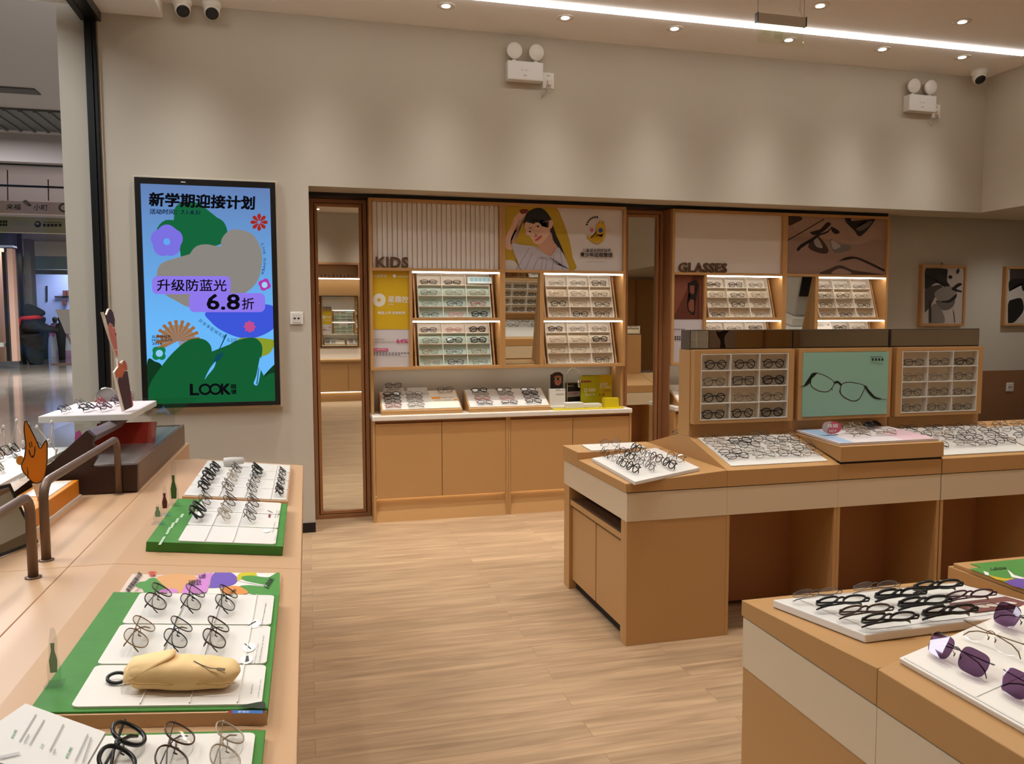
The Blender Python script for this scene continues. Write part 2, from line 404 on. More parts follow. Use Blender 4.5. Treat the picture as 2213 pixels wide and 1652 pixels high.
for k, (px, head, colr, lab) in enumerate(((121, 668, '#17171c', 'person in black standing behind the far shop counter'), (96, 676, '#20222b', 'person in dark clothes at the far shop entrance'), (133, 672, '#191a20', 'person with dark hair beside the far shop screen'))):
    c = at(px, 745, y=(38.9, 36.5, 36.0)[k]); y_ = c.y; t = at(px, head, y=y_).z; c.z = 0
    b = MB(); b.lathe([(.12, 0), (.13, .4), (.16, .85), (.19, 1.1), (.21, 1.35), (.15, 1.48), (.06, 1.52), (.075, 1.56), (.105, 1.66), (.09, 1.75), (0, 1.79)], (c.x, y_, 0), 14)
    tag(b.build('person', mat('person_dark'+str(k), colr, .8)), lab, 'person')
# pilasters and the lit shopfront beside them
tag(slab_at((50, 516), (76, 770), 33.5, .5, True).build('stone_pilaster', mat('stone_grey', '#5f5c58', .5)), 'grey stone pilaster left of the far shop, behind the bear', 'pillar')
b = slab_at((28, 505), (48, 772), 33, .4, True)
tag(b.build('dark_pilaster', mat('stone_dark', '#3d3b3c', .4)), 'dark polished pilaster between pink shopfront and grey stone', 'pillar')
tag(slab_at((44, 505), (49, 770), 32.8, .15, True).build('metal_post', BLACK), 'slim black metal post on the dark pilaster', 'post')
sf = thing('pink_shopfront', 'warm pink shopfront with a wooden shelf, farthest left outside', 'shop', at(20, 780, y=30))
part('fascia', slab_at((-60, 500), (28, 535), 30, .4), mat('navy_fascia', '#2b3140', .5), sf)
part('side_panel', slab_at((14, 537), (38, 781), 29.5, .3), mat('pink_panel', '#b08b78', .6), sf)
part('back_panel', slab_at((-60, 535), (16, 782), 31, .2), mat('shop_pink_wall', '#b58f7c', .7), sf)
part('post', slab_at((11, 545), (15, 781), 29.4, .1), BLACK, sf)
part('shelf', slab_at((-60, 742), (13, 750), 29.6, .6), mat('shelf_pale', '#a7a397', .5), sf)
# bear statue holding a menu easel
bc = at(72, 788, z=0); s = 2.25
sk = bpy.data.meshes.new('body'); pv = [(0, 0, .95, .34), (0, 0, 1.3, .30), (0, 0, 1.62, .17), (.05, 0, 1.9, .26), (.32, 0, 1.84, .11), (.45, 0, 1.82, .07), (-.12, .16, 2.12, .07), (-.12, -.16, 2.12, .07),
      (.05, .17, .5, .21), (.05, .17, .1, .19), (.3, .17, .06, .11), (.05, -.17, .5, .21), (.05, -.17, .1, .19), (.3, -.17, .06, .11),
      (.3, -.26, 1.3, .12), (.75, -.25, 1.22, .085), (.95, -.24, 1.2, .08), (.3, .26, 1.3, .12), (.75, .25, 1.22, .085)]
ed = [(0, 1), (1, 2), (2, 3), (3, 4), (4, 5), (3, 6), (3, 7), (0, 8), (8, 9), (9, 10), (0, 11), (11, 12), (12, 13), (1, 14), (14, 15), (15, 16), (1, 17), (17, 18)]
sk.from_pydata([p[:3] for p in pv], ed, []); sk.materials.append(mat('black_fur', '#0f0d0c', .9))
bo = bpy.data.objects.new('bear_statue', sk); C.objects.link(bo)
md = bo.modifiers.new('skin', 'SKIN')
for i, p in enumerate(pv):
    d = sk.skin_vertices[0].data[i]; d.radius = (p[3]*1.25, p[3]*1.25); d.use_root = i == 0
md2 = bo.modifiers.new('sub', 'SUBSURF'); md2.levels = 1; md2.render_levels = 1
bo.location = (bc.x, bc.y, 0); bo.scale = (1.08, 1.08, 1.02)
tag(bo, 'big black bear statue with a red scarf standing in the mall', 'statue')
b = MB(); b.tube([(.27*math.cos(R(a)), .27*math.sin(R(a)), 1.66+.03*math.cos(R(a))) for a in range(0, 360, 20)], .075, 8, True); b.loft([(-.33, -.22, 1.66), (-.22, -.3, 1.66), (-.2, -.27, 1.66), (-.3, -.19, 1.66)], [(-.46, -.26, 1.12), (-.34, -.36, 1.12), (-.32, -.33, 1.12), (-.43, -.22, 1.12)])
o = b.build('scarf', mat('scarf_red', '#a01818', .8), bo); o['label'] = 'red scarf'
es = thing('menu_easel', 'menu board on a crossed-leg easel in front of the bear', 'easel', (bc.x+1.15, bc.y-.3, 0))
ex, ey = bc.x+1.0, bc.y-.35
part('board', MB().prism([(ex-.1, ey, 2.0), (ex+.5, ey, 2.0), (ex+.85, ey, 1.12), (ex+.2, ey, 1.12)], (0, .05, 0)), mat('easel_board', '#6d665c', .6), es)
for a, c in (((ex+.25, ey, 1.12), (ex+.62, ey, 0)), ((ex+.82, ey+.02, 1.12), (ex+.5, ey+.02, 0))): part('leg', MB().tube([a, c], .03), mat('easel_wood', '#4c3325', .6), es)
part('base', B(ex-.3, ex+1.2, ey-.1, ey+.2, 0, .04), mat('easel_wood', '#4c3325', .6), es)
# unseen area lights added to brighten the mall and its shops
for x, y_, z_, p in ((-3.4, 3.2, 4.45, 220), (-3.2, 7.5, 4.4, 220), (-5, 12, 4.4, 330), (-6, 24, 4.7, 1900), (-9.5, 38.3, 4.2, 200), (-10.4, 30.6, 4.1, 120)):
    l = bpy.data.lights.new('mall_fill', 'AREA'); l.energy = p; l.size = 2.2; l.color = (.95, .95, 1)
    o = bpy.data.objects.new('mall_fill', l); C.objects.link(o); o.location = (x, y_, z_)
# ================================================================ lamps in the shop ceiling
def fixture_meshes():
    b = MB(); b.lathe([(.052, -.004), (.058, -.006), (.06, -.002), (.06, .0)], (0, 0, 0), 20); ring = b.mesh('ring', mat('trim_ring', '#cfc6ba', .4))
    b = MB(); b.lathe([(.05, -.003), (.036, .0008)], (0, 0, 0), 18); b.lathe([(.05, -.0035), (.037, -.0005)], (0, 0, 0), 18); refl = b.mesh('reflector', CHROME)
    b = MB(); b.lathe([(.0, -.0065), (.027, -.0062), (.027, -.0045)], (0, 0, 0), 16); lamp = b.mesh('lamp', GLOW)
    return ring, refl, lamp
FX = fixture_meshes()
ORD = ['first', 'second', 'third', 'fourth', 'fifth', 'sixth', 'seventh', 'eighth', 'ninth', 'tenth', 'eleventh', 'twelfth']
for ri, (y_, xs, watts) in enumerate(SPOT_ROWS):
    for i, x in enumerate(xs):
        o = bpy.data.objects.new('downlight', FX[0]); C.objects.link(o); o.location = (x, y_, ZC)
        row = ['row nearest the back wall', 'row just inside the light strip', 'row above the aisle', 'row above the near counters', 'row over the entrance side', 'row along the back of the shop', 'row washing the rear wall'][ri]
        tag(o, f'recessed round ceiling downlight, {ORD[i]} from the storefront end in the {row}', 'downlight', 'recessed downlights')
        for nm, me in (('reflector', FX[1]), ('lamp', FX[2])):
            c = bpy.data.objects.new(nm, me); C.objects.link(c); c.parent = o
        l = bpy.data.lights.new('spot', 'SPOT'); l.energy = watts*(.55 if x < -.5 and -1 < y_ < 4 else 1); l.color = LAMP_COLOR; l.spot_size = R(150); l.spot_blend = 1; l.shadow_soft_size = .05
        l.use_nodes = True; ln = l.node_tree; em = ln.nodes['Emission']     # beam profile of the reflector: cosine to a power
        tc = ln.nodes.new('ShaderNodeTexCoord'); sx = ln.nodes.new('ShaderNodeSeparateXYZ'); ln.links.new(tc.outputs['Normal'], sx.inputs[0])
        ab = ln.nodes.new('ShaderNodeMath'); ab.operation = 'ABSOLUTE'; ln.links.new(sx.outputs['Z'], ab.inputs[0])
        pw = ln.nodes.new('ShaderNodeMath'); pw.operation = 'POWER'; ln.links.new(ab.outputs[0], pw.inputs[0]); pw.inputs[1].default_value = 15 if ri in (0, 6) else 6
        ln.links.new(pw.outputs[0], em.inputs['Strength'])
        c = bpy.data.objects.new('spot', l); C.objects.link(c); c.location = (x, y_, ZC-.012)
for i, (x, y_) in enumerate(((6.45, 5.55), (6.45, 3.6))):
    o = bpy.data.objects.new('downlight', FX[0]); C.objects.link(o); o.location = (x, y_, ZB-.0005)
    tag(o, ['recessed downlight in the low ceiling before the framed pictures', 'recessed downlight in the low ceiling over the right side'][i], 'downlight', 'low ceiling downlights')
    for nm, me in (('reflector', FX[1]), ('lamp', FX[2])):
        c = bpy.data.objects.new(nm, me); C.objects.link(c); c.parent = o
    l = bpy.data.lights.new('spot', 'SPOT'); l.energy = 26; l.color = LAMP_COLOR; l.spot_size = R(140); l.spot_blend = 1; l.shadow_soft_size = .05
    c = bpy.data.objects.new('spot', l); C.objects.link(c); c.location = (x, y_, ZB-.02)
b = MB(); b.box(-.868, 5.5, 5.125, 5.17, ZC-.018, ZC-.0005)
tag(b.build('light_strip', LEDW), 'long continuous white linear light across the ceiling', 'light')
b = MB(); b.box(1.0, 5.5, 1.9, 1.945, ZC-.018, ZC-.0005)
tag(b.build('light_strip', LEDW), 'second linear ceiling light, above the aisle behind the camera', 'light')
# ================================================================ mirror doors in the recess
def mirror_door(x0, x1, yf, label):
    t = thing('mirror_door', label, 'mirror', (x0, yf, 0))
    w_ = .028
    b = MB(); b.box(x0, x0+w_, yf, yf+.05, 0, 2.42); b.box(x1-w_, x1, yf, yf+.05, 0, 2.42)
    b.box(x0+w_, x1-w_, yf, yf+.05, 2.392, 2.42); b.box(x0+w_, x1-w_, yf, yf+.05, 0, .03)
    part('outer_frame', b, WOODD, t, .002)
    a0, a1 = x0+w_+.006, x1-w_-.006
    b = MB(); b.box(a0, a0+.022, yf+.012, yf+.05, .034, 2.388); b.box(a1-.022, a1, yf+.012, yf+.05, .034, 2.388)
    b.box(a0+.022, a1-.022, yf+.012, yf+.05, 2.366, 2.388); b.box(a0+.022, a1-.022, yf+.012, yf+.05, .034, .056)
    part('inner_frame', b, mat('oak_dark', '#a9754a', .45), t, .002)
    part('mirror', B(a0+.022, a1-.022, yf+.026, yf+.032, .056, 2.366), MIRROR, t)
    part('backing', B(x0+w_, x1-w_, yf+.05, YB-.002, 0.0, 2.42), DARK, t)
mirror_door(.04, .456, 6.11, 'tall narrow mirror door with brown wooden frame beside the screen wall')
mirror_door(2.53, 2.895, 6.11, 'tall narrow mirror door between the kids cabinet and the glasses cabinet')
# ================================================================ display cabinets on the recess wall
MINT = mat('mint_tray_back', '#bdd3c8', .4)
TRAYW = mat('acrylic_tray_white', '#e2ddd3', .35)
TRAYB = mat('acrylic_tray_beige', '#dccfb8', .4)
CELLS = {}            # rack key -> list of (matrix of cell floor centre)
def grid_tray(name, parent, mtx, w_, h, dep, cols, rows, key, mint=(), beige=False, backm=None):
    """white cell tray in local axes: x across, y back, z up; the front plane is y=0"""
    t = .004
    b = MB(); b.M = mtx
    for i in range(cols+1):
        x = -w_/2+(w_-t)*i/cols; b.box(x, x+t, 0, dep, 0, h)
    for j in range(rows+1):
        z = (h-t)*j/rows; b.box(-w_/2+t, w_/2-t, .0005, dep-.0005, z, z+t)
    o = part(name, b, TRAYW, parent)
    for j in range(rows):
        bb = MB(); bb.M = mtx; z = (h-t)*j/rows+t
        bb.box(-w_/2+.001, w_/2-.001, dep, dep+.004, z-.003, z+h/rows-.004)
        k = part('row_back', bb, MINT if j in mint else (TRAYB if beige or (backm and j < 3) else TRAYW), o)
    cw, chh = w_/cols, h/rows
    CELLS[key] = [[mtx @ M.Translation((-w_/2+cw*(i+.5), 0, chh*j+t)) for i in range(cols)] for j in range(rows)]
    return o
def shelf_bay(t, x0, x1, z0, z1, key, mint=(), backm=True):
    """one lit bay: sloped backboard and cheeks, cell tray leaning on it, light bar under the upper rail"""
    gx0, gx1 = x0+.055, x1-.05
    part('cheek', MB().prism([(gx0-.03, 6.02, z0), (gx0-.03, 6.16, z0), (gx0-.03, 6.16, z1-.02), (gx0-.03, 6.13, z1-.02)], (.012, 0, 0)), WOOD, t)
    part('cheek', MB().prism([(gx1+.015, 6.02, z0), (gx1+.015, 6.16, z0), (gx1+.015, 6.16, z1-.02), (gx1+.015, 6.13, z1-.02)], (.012, 0, 0)), WOOD, t)
    part('backboard', B(x0, x1, 6.175, 6.185, z0, z1), WOOD, t)
    h = math.hypot(.11, z1-z0-.012); a = math.atan2(.11, z1-z0-.012)
    mtx = M.Translation(((gx0+gx1)/2, 6.015, z0+.004)) @ M.Rotation(-a, 4, 'X')
    grid_tray('cell_tray', t, mtx, gx1-gx0, h, .04, 3, 4, key, mint, backm=backm)
    part('light_bar', B(x0+.004, x1-.004, 5.972, 5.99, z1-.011, z1-.0005), LED, t)
ZT, Z3, Z2a, Z2b, Z1 = 2.418, 1.907, 1.535, 1.512, 1.165
def cab_unit(label, x0, x1, kind, key, style, stub=None):
    t = thing('display_cabinet', label, 'cabinet', (x0, 6.0, 1.142))
    f = .022; yf, ybk = 5.96, YB-.001
    xd0 = x0+(.292 if kind != 'mirror' else .302); xd1 = xd0+.032 if kind == 'mirror' else xd0+.024
    b = MB()
    b.box(x0, x0+f, yf, ybk, 1.142, ZT); b.box(x1-f, x1, yf, ybk, 1.142, ZT)
    b.box(x0+f, x1-f, yf, ybk, ZT-f, ZT); b.box(x0+f, x1-f, yf, ybk, 1.142, Z1)
    b.box(x0+f, x1-f, yf, ybk, Z3-.022, Z3)
    b.box(xd0, xd1, yf, ybk, Z1, Z3-.022); b.box(xd1, x1-f, yf, ybk, Z2b, Z2a)
    if stub: b.box(*stub, 6.0, ybk, .808, 1.142)
    part('frame', b, WOOD, t, .0015)
    part('back', B(x0+f, x1-f, 6.205, 6.215, Z1, ZT-f), mat('grey_back', '#b7b0a4', .7), t)
    mint = (0, 1, 2) if style == 'mint' else ()
    shelf_bay(t, xd1, x1-f, Z2a, Z3-.022, key+'_upper', mint)
    shelf_bay(t, xd1, x1-f, Z1, Z2b, key+'_lower', mint)
    part('under_light', B(x0+.03, x1-.03, 6.13, 6.15, 1.138, 1.1415), emit('under_led', (1, .93, .82), 5), t)
    if kind == 'mirror':
        part('tilted_mirror', MB().loft([(x0+f, 5.985, Z3-.024), (xd0, 5.985, Z3-.024), (xd0, 6.085, Z1+.002), (x0+f, 6.085, Z1+.002)],
             [(x0+f, 5.991, Z3-.024), (xd0, 5.991, Z3-.024), (xd0, 6.091, Z1+.002), (x0+f, 6.091, Z1+.002)]), MIRROR, t)
    return t, xd0, xd1
K1, kd0, kd1 = cab_unit('kids wall cabinet with fluted cream header, yellow poster and lit cell trays', .461, 1.476, 'poster', 'kids first', 'mint', (.461, .483))
K2, ke0, ke1 = cab_unit('kids wall cabinet headed by the poster of a girl in glasses', 1.476, 2.498, 'mirror', 'kids second', 'beige', (2.476, 2.498))
G1, gd0, gd1 = cab_unit('glasses wall cabinet with plain cream header and brown poster', 2.905, 3.95, 'poster', 'adult first', 'beige')
G2, ge0, ge1 = cab_unit('glasses wall cabinet headed by the brown sand photograph', 3.95, 4.99, 'mirror', 'adult second', 'beige')
part('side_cheek', B(2.897, 2.9045, 5.98, YB-.001, 0, 2.42), WOODD, G1)
# headers
b = MB(); b.box(.484, 1.453, 6.0, 6.02, Z3+.001, ZT-.023)
for i in range(26): b.box(.49+i*.0372, .49+i*.0372+.031, 5.988, 6.0, Z3+.001, ZT-.023)
part('fluted_header', b, mat('fluted_cream', '#ded6cc', .6), K1, .002)
part('plain_header', B(2.928, 3.927, 5.99, 6.01, Z3+.001, ZT-.023), mat('header_cream', '#ddd3c7', .6), G1)
def letters(t, txt, x0, x1, z0, z1):
    vs, fs = text_mesh(txt, 0, .02); xs = [p.x for p in vs]; ys = [p.y for p in vs]; n = len(txt)
    sx = (x1-x0)/(max(xs)-min(xs)); sy = (z1-z0)/(max(ys)-min(ys))
    # one mesh for each letter, found by its connected faces
    par = list(range(len(vs)))
    def fd(i):
        while par[i] != i: par[i] = par[par[i]]; i = par[i]
        return i
    for q in fs:
        for j in q[1:]: par[fd(q[0])] = fd(j)
    gr = {}
    for q in fs: gr.setdefault(fd(q[0]), []).append(q)
    for g in gr.values():
        bm = bmesh.new(); mp = {}
        P = lambda j: V((x0+(vs[j].x-min(xs))*sx, 5.972, z0+(vs[j].y-min(ys))*sy))
        for q in g:
            for j in q:
                if j not in mp: mp[j] = bm.verts.new(P(j))
            try: bm.faces.new([mp[j] for j in q])
            except ValueError: pass
        ex = bmesh.ops.extrude_face_region(bm, geom=bm.faces[:])
        bmesh.ops.translate(bm, vec=(0, .014, 0), verts=[e for e in ex['geom'] if isinstance(e, bmesh.types.BMVert)])
        bmesh.ops.recalc_face_normals(bm, faces=bm.faces[:])
        me = bpy.data.meshes.new('letter'); bm.to_mesh(me); bm.free(); me.materials.append(LETTER)
        o = bpy.data.objects.new('letter', me); C.objects.link(o); o.parent = t; o.matrix_parent_inverse = bpy_world(t).inverted()
letters(K1, 'KIDS', .51, .752, Z3+.001, 1.99)
letters(G1, 'GLASSES', 2.97, 3.412, Z3+.001, 1.988)
# ---- printed panels
FY = (0, -1, 0)
def panel(t, name, x0, x1, z0, z1, y, shapes, q, clip=None, base='#c8bfb4', th=.006):
    p = part(name, B(x0, x1, y, y+th, z0, z1), mat('print_'+base, base, .5), t)
    a = art('print', p, q, FY, shapes, clip=clip); return p
q8 = crop(790, 410, 4.029, y=5.989)
panel(K1, 'yellow_poster', .484, kd0, Z1+.001, Z3-.023, 5.99, [
    ('p', '#c9a413', [(48, 700), (395, 708), (395, 1217), (48, 1217)]),
    ('p', '#d8d2c6', ellipse(119, 962, 56, 58)), ('p', '#c9a413', ellipse(117, 962, 16, 16)),
    ('t', '#d8d2c6', '星趣控', (196, 980), (372, 985), 55, .02), ('t', '#d8d2c6', 'stellar', (196, 1004), (245, 1005), 14),
    ('t', '#e8e3d8', '新品上市 近视防控', (108, 1085), (345, 1085), 24, .02), ('t', '#e8e3d8', '儿童眼镜', (64, 762), (185, 764), 24),
    ('p', '#e8e3d8', ellipse(251, 752, 14, 16)), ('t', '#e8e3d8', 'essential', (275, 760), (370, 762), 14),
    ('t', '#8a6a4a', '儿童镜片体验', (64, 1312), (165, 1312), 15), ('t', '#8a6a4a', '延缓近视加深平均可达', (64, 1336), (258, 1336), 15),
    ('t', '#c2347a', '64%', (268, 1336), (370, 1336), 34, .02), ('p', '#c2347a', rrect(64, 1382, 196, 1406, 6)), ('t', '#d8d2c6', '立即预约', (74, 1402), (186, 1402), 16),
    *[('p', '#4a4048', [(64+i*27, 1420), (64+i*27+20, 1421), (64+i*27+20, 1428), (64+i*27, 1427)]) for i in range(12)],
    *[('p', '#4a4048', [(64+i*27, 1436), (64+i*27+20, 1436), (64+i*27+20, 1443), (64+i*27, 1443)]) for i in range(9)]], q8, base='#c9c3c2')
q9 = crop(1070, 420, 4.129, y=5.985)
SK, SKD, HR = '#d6ae97', '#c2937c', '#17130f'
panel(K2, 'girl_poster', 1.499, 2.475, Z3+.001, ZT-.023, 5.986, [
    ('p', '#b5951f', smooth_poly([(88, 88), (300, 90), (520, 102), (600, 225), (660, 400), (690, 560), (690, 684), (210, 682), (150, 600), (88, 560)])),
    ('p', '#c8bfba', smooth_poly([(80, 600), (150, 590), (185, 610), (220, 684), (150, 700), (80, 700)])),
    ('p', HR, smooth_poly([(252, 230), (290, 160), (370, 123), (440, 140), (500, 220), (530, 330), (580, 440), (625, 560), (635, 640), (590, 560), (540, 470), (480, 400), (360, 260), (280, 300), (262, 290)])),
    ('p', SK, smooth_poly([(82, 420), (110, 350), (150, 270), (170, 210), (215, 165), (250, 140), (285, 150), (268, 185), (235, 205), (205, 250), (170, 330), (135, 420), (160, 480), (130, 500), (85, 470)])),
    ('p', '#7a2626', smooth_poly([(219, 142), (250, 132), (298, 140), (280, 165), (250, 176), (228, 170)])),
    ('p', SKD, smooth_poly([(400, 440), (490, 340), (520, 420), (560, 480), (520, 540), (440, 585), (390, 545), (380, 490)])),
    ('p', SK, smooth_poly([(262, 280), (270, 235), (330, 212), (400, 230), (462, 250), (490, 310), (480, 360), (440, 415), (395, 448), (355, 440), (330, 410), (300, 360), (272, 320)])),
    ('p', SK, ellipse(492, 270, 24, 42, 15)), ('p', HR, smooth_poly([(262, 260), (280, 200), (360, 180), (430, 190), (475, 235), (470, 300), (440, 240), (380, 215), (310, 222), (275, 250)])),
        ('p', '#4a352a', stroke([(352, 266), (375, 250), (402, 250)], 5)), ('p', '#4a352a', stroke([(284, 318), (302, 302), (326, 300)], 5)),
    ('p', SKD, smooth_poly([(345, 340), (360, 370), (345, 384), (375, 378), (378, 368), (362, 345)])),
    ('p', '#b8434a', smooth_poly([(356, 408), (385, 385), (418, 368), (410, 388), (385, 410), (364, 418)])),
    ('p', '#a8907c', ellipse(375, 294, 40, 43, -20)), ('p', '#d3ad96', ellipse(375, 294, 37.5, 40.5, -20)), ('p', '#a8907c', ellipse(302, 340, 35, 36, -20)), ('p', '#d3ad96', ellipse(302, 340, 32.5, 33.5, -20)),
    ('p', '#efe6de', ellipse(382, 289, 19, 8, -26)), ('p', '#efe6de', ellipse(309, 335, 17, 8, -26)), ('p', '#2a1a14', ellipse(381, 290, 9, 8)), ('p', '#2a1a14', ellipse(309, 336, 9, 8)), ('p', '#3a261e', stroke([(362, 292), (378, 281), (400, 280)], 4)), ('p', '#3a261e', stroke([(291, 340), (306, 328), (326, 326)], 4)),
    ('p', '#8a7a6a', [(418, 248), (480, 235), (482, 240), (420, 254)]),
    ('p', '#b9b3bb', smooth_poly([(150, 440), (190, 445), (255, 455), (365, 470), (372, 540), (400, 575), (450, 580), (500, 560), (555, 475), (590, 510), (620, 560), (650, 684), (480, 695), (250, 684), (200, 600), (165, 520)])),
    *[('p', '#8f8a94', [(x, y), (x+6, y), (x+d, 678), (x+d-7, 678)]) for x, y, d in ((330, 520, -60), (420, 590, -10), (455, 590, -5), (520, 545, -10), (300, 480, -110), (575, 500, 30), (380, 570, -45))],
    ('p', '#c9a01a', stroke(smooth_poly([(832, 366), (845, 395), (870, 420), (905, 430), (945, 415), (968, 370), (972, 315), (960, 270), (942, 250)], 5)[:-5], 20)),
    ('p', '#c9a01a', ellipse(936, 312, 38, 48)), *[('p', '#c9a01a', stroke(q_, 13)) for q_ in ([(912, 310), (901, 268)], [(922, 300), (917, 254)], [(936, 300), (937, 242)])],
    ('p', '#c9648a', ellipse(860, 320, 15, 20)), ('p', '#27468f', ellipse(938, 324, 20, 22)),
    *[('p', '#2a2420', ellipse(900-90*math.sin(R(a)), 300-95*math.cos(R(a)), 7, 10, a)) for a in range(-5, 85, 13)],
    ('t', '#2a2420', '儿童成长的好伙伴', (775, 515), (1028, 517), 30, .02), ('t', '#2a2420', '青少年近视管理', (757, 558), (1042, 562), 38, .03),
    ('t', '#5a5048', 'CHILDREN MYOPIA CONTROL No. 1', (808, 608), (998, 610), 8)], q9, clip=(84, 84, 1146, 692), base='#d6cfcb')
q3 = crop(1330, 430, 3.688, y=5.985)
panel(G1, 'brown_poster', 2.928, gd0, 1.523, Z3-.023, 5.986, [
    ('p', '#5c2d1e', [(466, 612), (730, 612), (730, 960), (466, 960)]), ('p', '#7a4632', [(466, 612), (620, 612), (470, 930)]), ('p', '#6b3a28', [(668, 612), (730, 614), (722, 958), (664, 958)]),
    ('p', '#1c100c', [(575, 672), (642, 642), (662, 680), (655, 690), (640, 690), (640, 756), (622, 772), (628, 800), (640, 820), (632, 916), (618, 930), (575, 890), (568, 830), (592, 790), (598, 772), (582, 745), (585, 690)]),
    ('p', '#7a4632', [(592, 690), (630, 690), (628, 750), (612, 762), (594, 740)]), ('p', '#7a4632', [(600, 800), (625, 806), (625, 890), (614, 908), (585, 885), (580, 835)]),
    ('p', '#1c100c', [(660, 680), (666, 680), (664, 955), (659, 955)])], q3, base='#5c2d1e')
panel(G1, 'white_poster', 2.928, gd0, Z1+.001, 1.521, 5.986, [
    *[('p', '#3a3238', [(472+i*17, 1036), (472+i*17+10, 1036), (472+i*17+10, 1042), (472+i*17, 1042)]) for i in range(5)],
    *[('p', '#3a3238', [(472+i*17, y), (472+i*17+11, y), (472+i*17+11, y+13), (472+i*17, y+13)]) for i in range(5) for y in (1094, 1112)]], q3, base='#c2bdc0')
panel(G2, 'sand_photograph', 3.973, 4.967, Z3+.001, ZT-.023, 5.986, [
    ('p', '#927565', [(1350, 300), (2160, 330), (2160, 620), (1350, 620)]), ('p', '#a18474', smooth_poly([(1500, 130), (1900, 180), (2100, 260), (1950, 360), (1600, 300), (1420, 230)])),
    ('p', '#3b2a23', smooth_poly([(1370, 120), (1450, 130), (1490, 160), (1440, 190), (1380, 210)])),
    ('p', '#3a2a24', smooth_poly([(1535, 380), (1590, 295), (1640, 320), (1695, 400), (1680, 436), (1600, 425)])), ('p', '#8f867f', smooth_poly([(1580, 330), (1600, 305), (1625, 330), (1650, 390), (1600, 380)])),
    ('p', '#6c6560', smooth_poly([(1712, 320), (1780, 360), (1875, 375), (1860, 410), (1740, 425)])), ('p', '#a0968e', smooth_poly([(1720, 330), (1790, 370), (1780, 390), (1735, 400)])),
    ('p', '#1e1412', smooth_poly([(1830, 150), (1870, 138), (1850, 170), (1910, 230), (2060, 155), (2040, 210), (1950, 298), (1900, 250), (1840, 190)])), ('p', '#5d544f', smooth_poly([(1920, 235), (2040, 175), (2020, 215), (1955, 255)])),
    ('p', '#1e1412', smooth_poly([(1445, 400), (1480, 360), (1545, 335), (1600, 290), (1680, 260), (1720, 225), (1690, 270), (1610, 300), (1560, 345), (1500, 370), (1460, 415)])),
    ('p', '#2a1b16', [(1366, 330), (1660, 158), (1662, 166), (1368, 338)]), ('p', '#2a1b16', smooth_poly([(1720, 222), (1785, 262), (1760, 280), (1725, 262)])), ('p', '#2a1b16', smooth_poly([(1540, 260), (1570, 275), (1620, 265), (1680, 190), (1715, 205), (1640, 270), (1580, 290)])),
    ('p', '#2a1b16', smooth_poly([(1780, 500), (1840, 465), (1940, 470), (2135, 560), (2130, 575), (1940, 485), (1850, 480)])), ('p', '#4a352c', smooth_poly([(1630, 600), (1700, 560), (1790, 530), (1900, 570), (2135, 606), (1900, 606)])),
    ('p', '#9a7c6c', smooth_poly([(1720, 596), (1790, 555), (1880, 596)]))], q3, clip=(1350, 110, 2160, 606), base='#9c7d6c')
# ================================================================ base cabinets with counter slab
def base_unit(label, x0, x1, split):
    t = thing('base_cabinet', label, 'cabinet', (x0, 5.89, 0))
    part('body', MB().box(x0, x0+.018, 5.892, YB-.002, 0, .766).box(x1-.018, x1, 5.892, YB-.002, 0, .766).box(x0+.018, x1-.018, 5.946, YB-.002, .172, .766).box(x0+.018, x1-.018, 5.93, 5.946, .2, .766), WOOD, t, .001)
    part('recess_rail', B(x0+.018, x1-.018, 5.91, 5.93, .746, .766), WOODD, t)
    for a, c in ((x0+.02, split-.002), (split+.002, x1-.02)): part('door', B(a, c, 5.894, 5.914, .178, .744), WOOD, t, .001)
    part('gap_shade', B(split-.004, split+.004, 5.9145, 5.916, .178, .744), DARK, t)  # dark strip added behind the door gap, hides the light bar
    part('kick_board', MB().prism([(x0+.018, 5.888, 0), (x0+.018, 5.932, .172), (x0+.018, 5.945, .172), (x0+.018, 5.945, 0)], (x1-x0-.036, 0, 0)), WOOD, t)
    part('light_bar', B(x0+.02, x1-.02, 5.917, 5.928, .19, .196), emit('kick_led', (1, .93, .8), 8), t)
base_unit('oak base cabinet under the slanted trays, below the fluted header', .461, 1.5, .98)
base_unit('oak base cabinet below the girl poster and the yellow leaflets', 1.501, 2.53, 2.03)
base_unit('oak base cabinet mostly hidden behind the island, left glasses unit', 2.905, 3.94, 3.42)
base_unit('oak base cabinet mostly hidden behind the island, right glasses unit', 3.941, 4.98, 4.46)
tag(B(.458, 2.529, 5.872, YB-.001, .768, .806).build('countertop', mat('counter_stone', '#e6ddcf', .3), None, .006), 'long white counter slab over the kids base cabinets', 'countertop')
tag(B(2.9055, 5.0, 5.872, YB-.001, .768, .806).build('countertop', mat('counter_stone', '#e6ddcf', .3), None, .006), 'white counter slab below the glasses cabinets, behind the island', 'countertop')
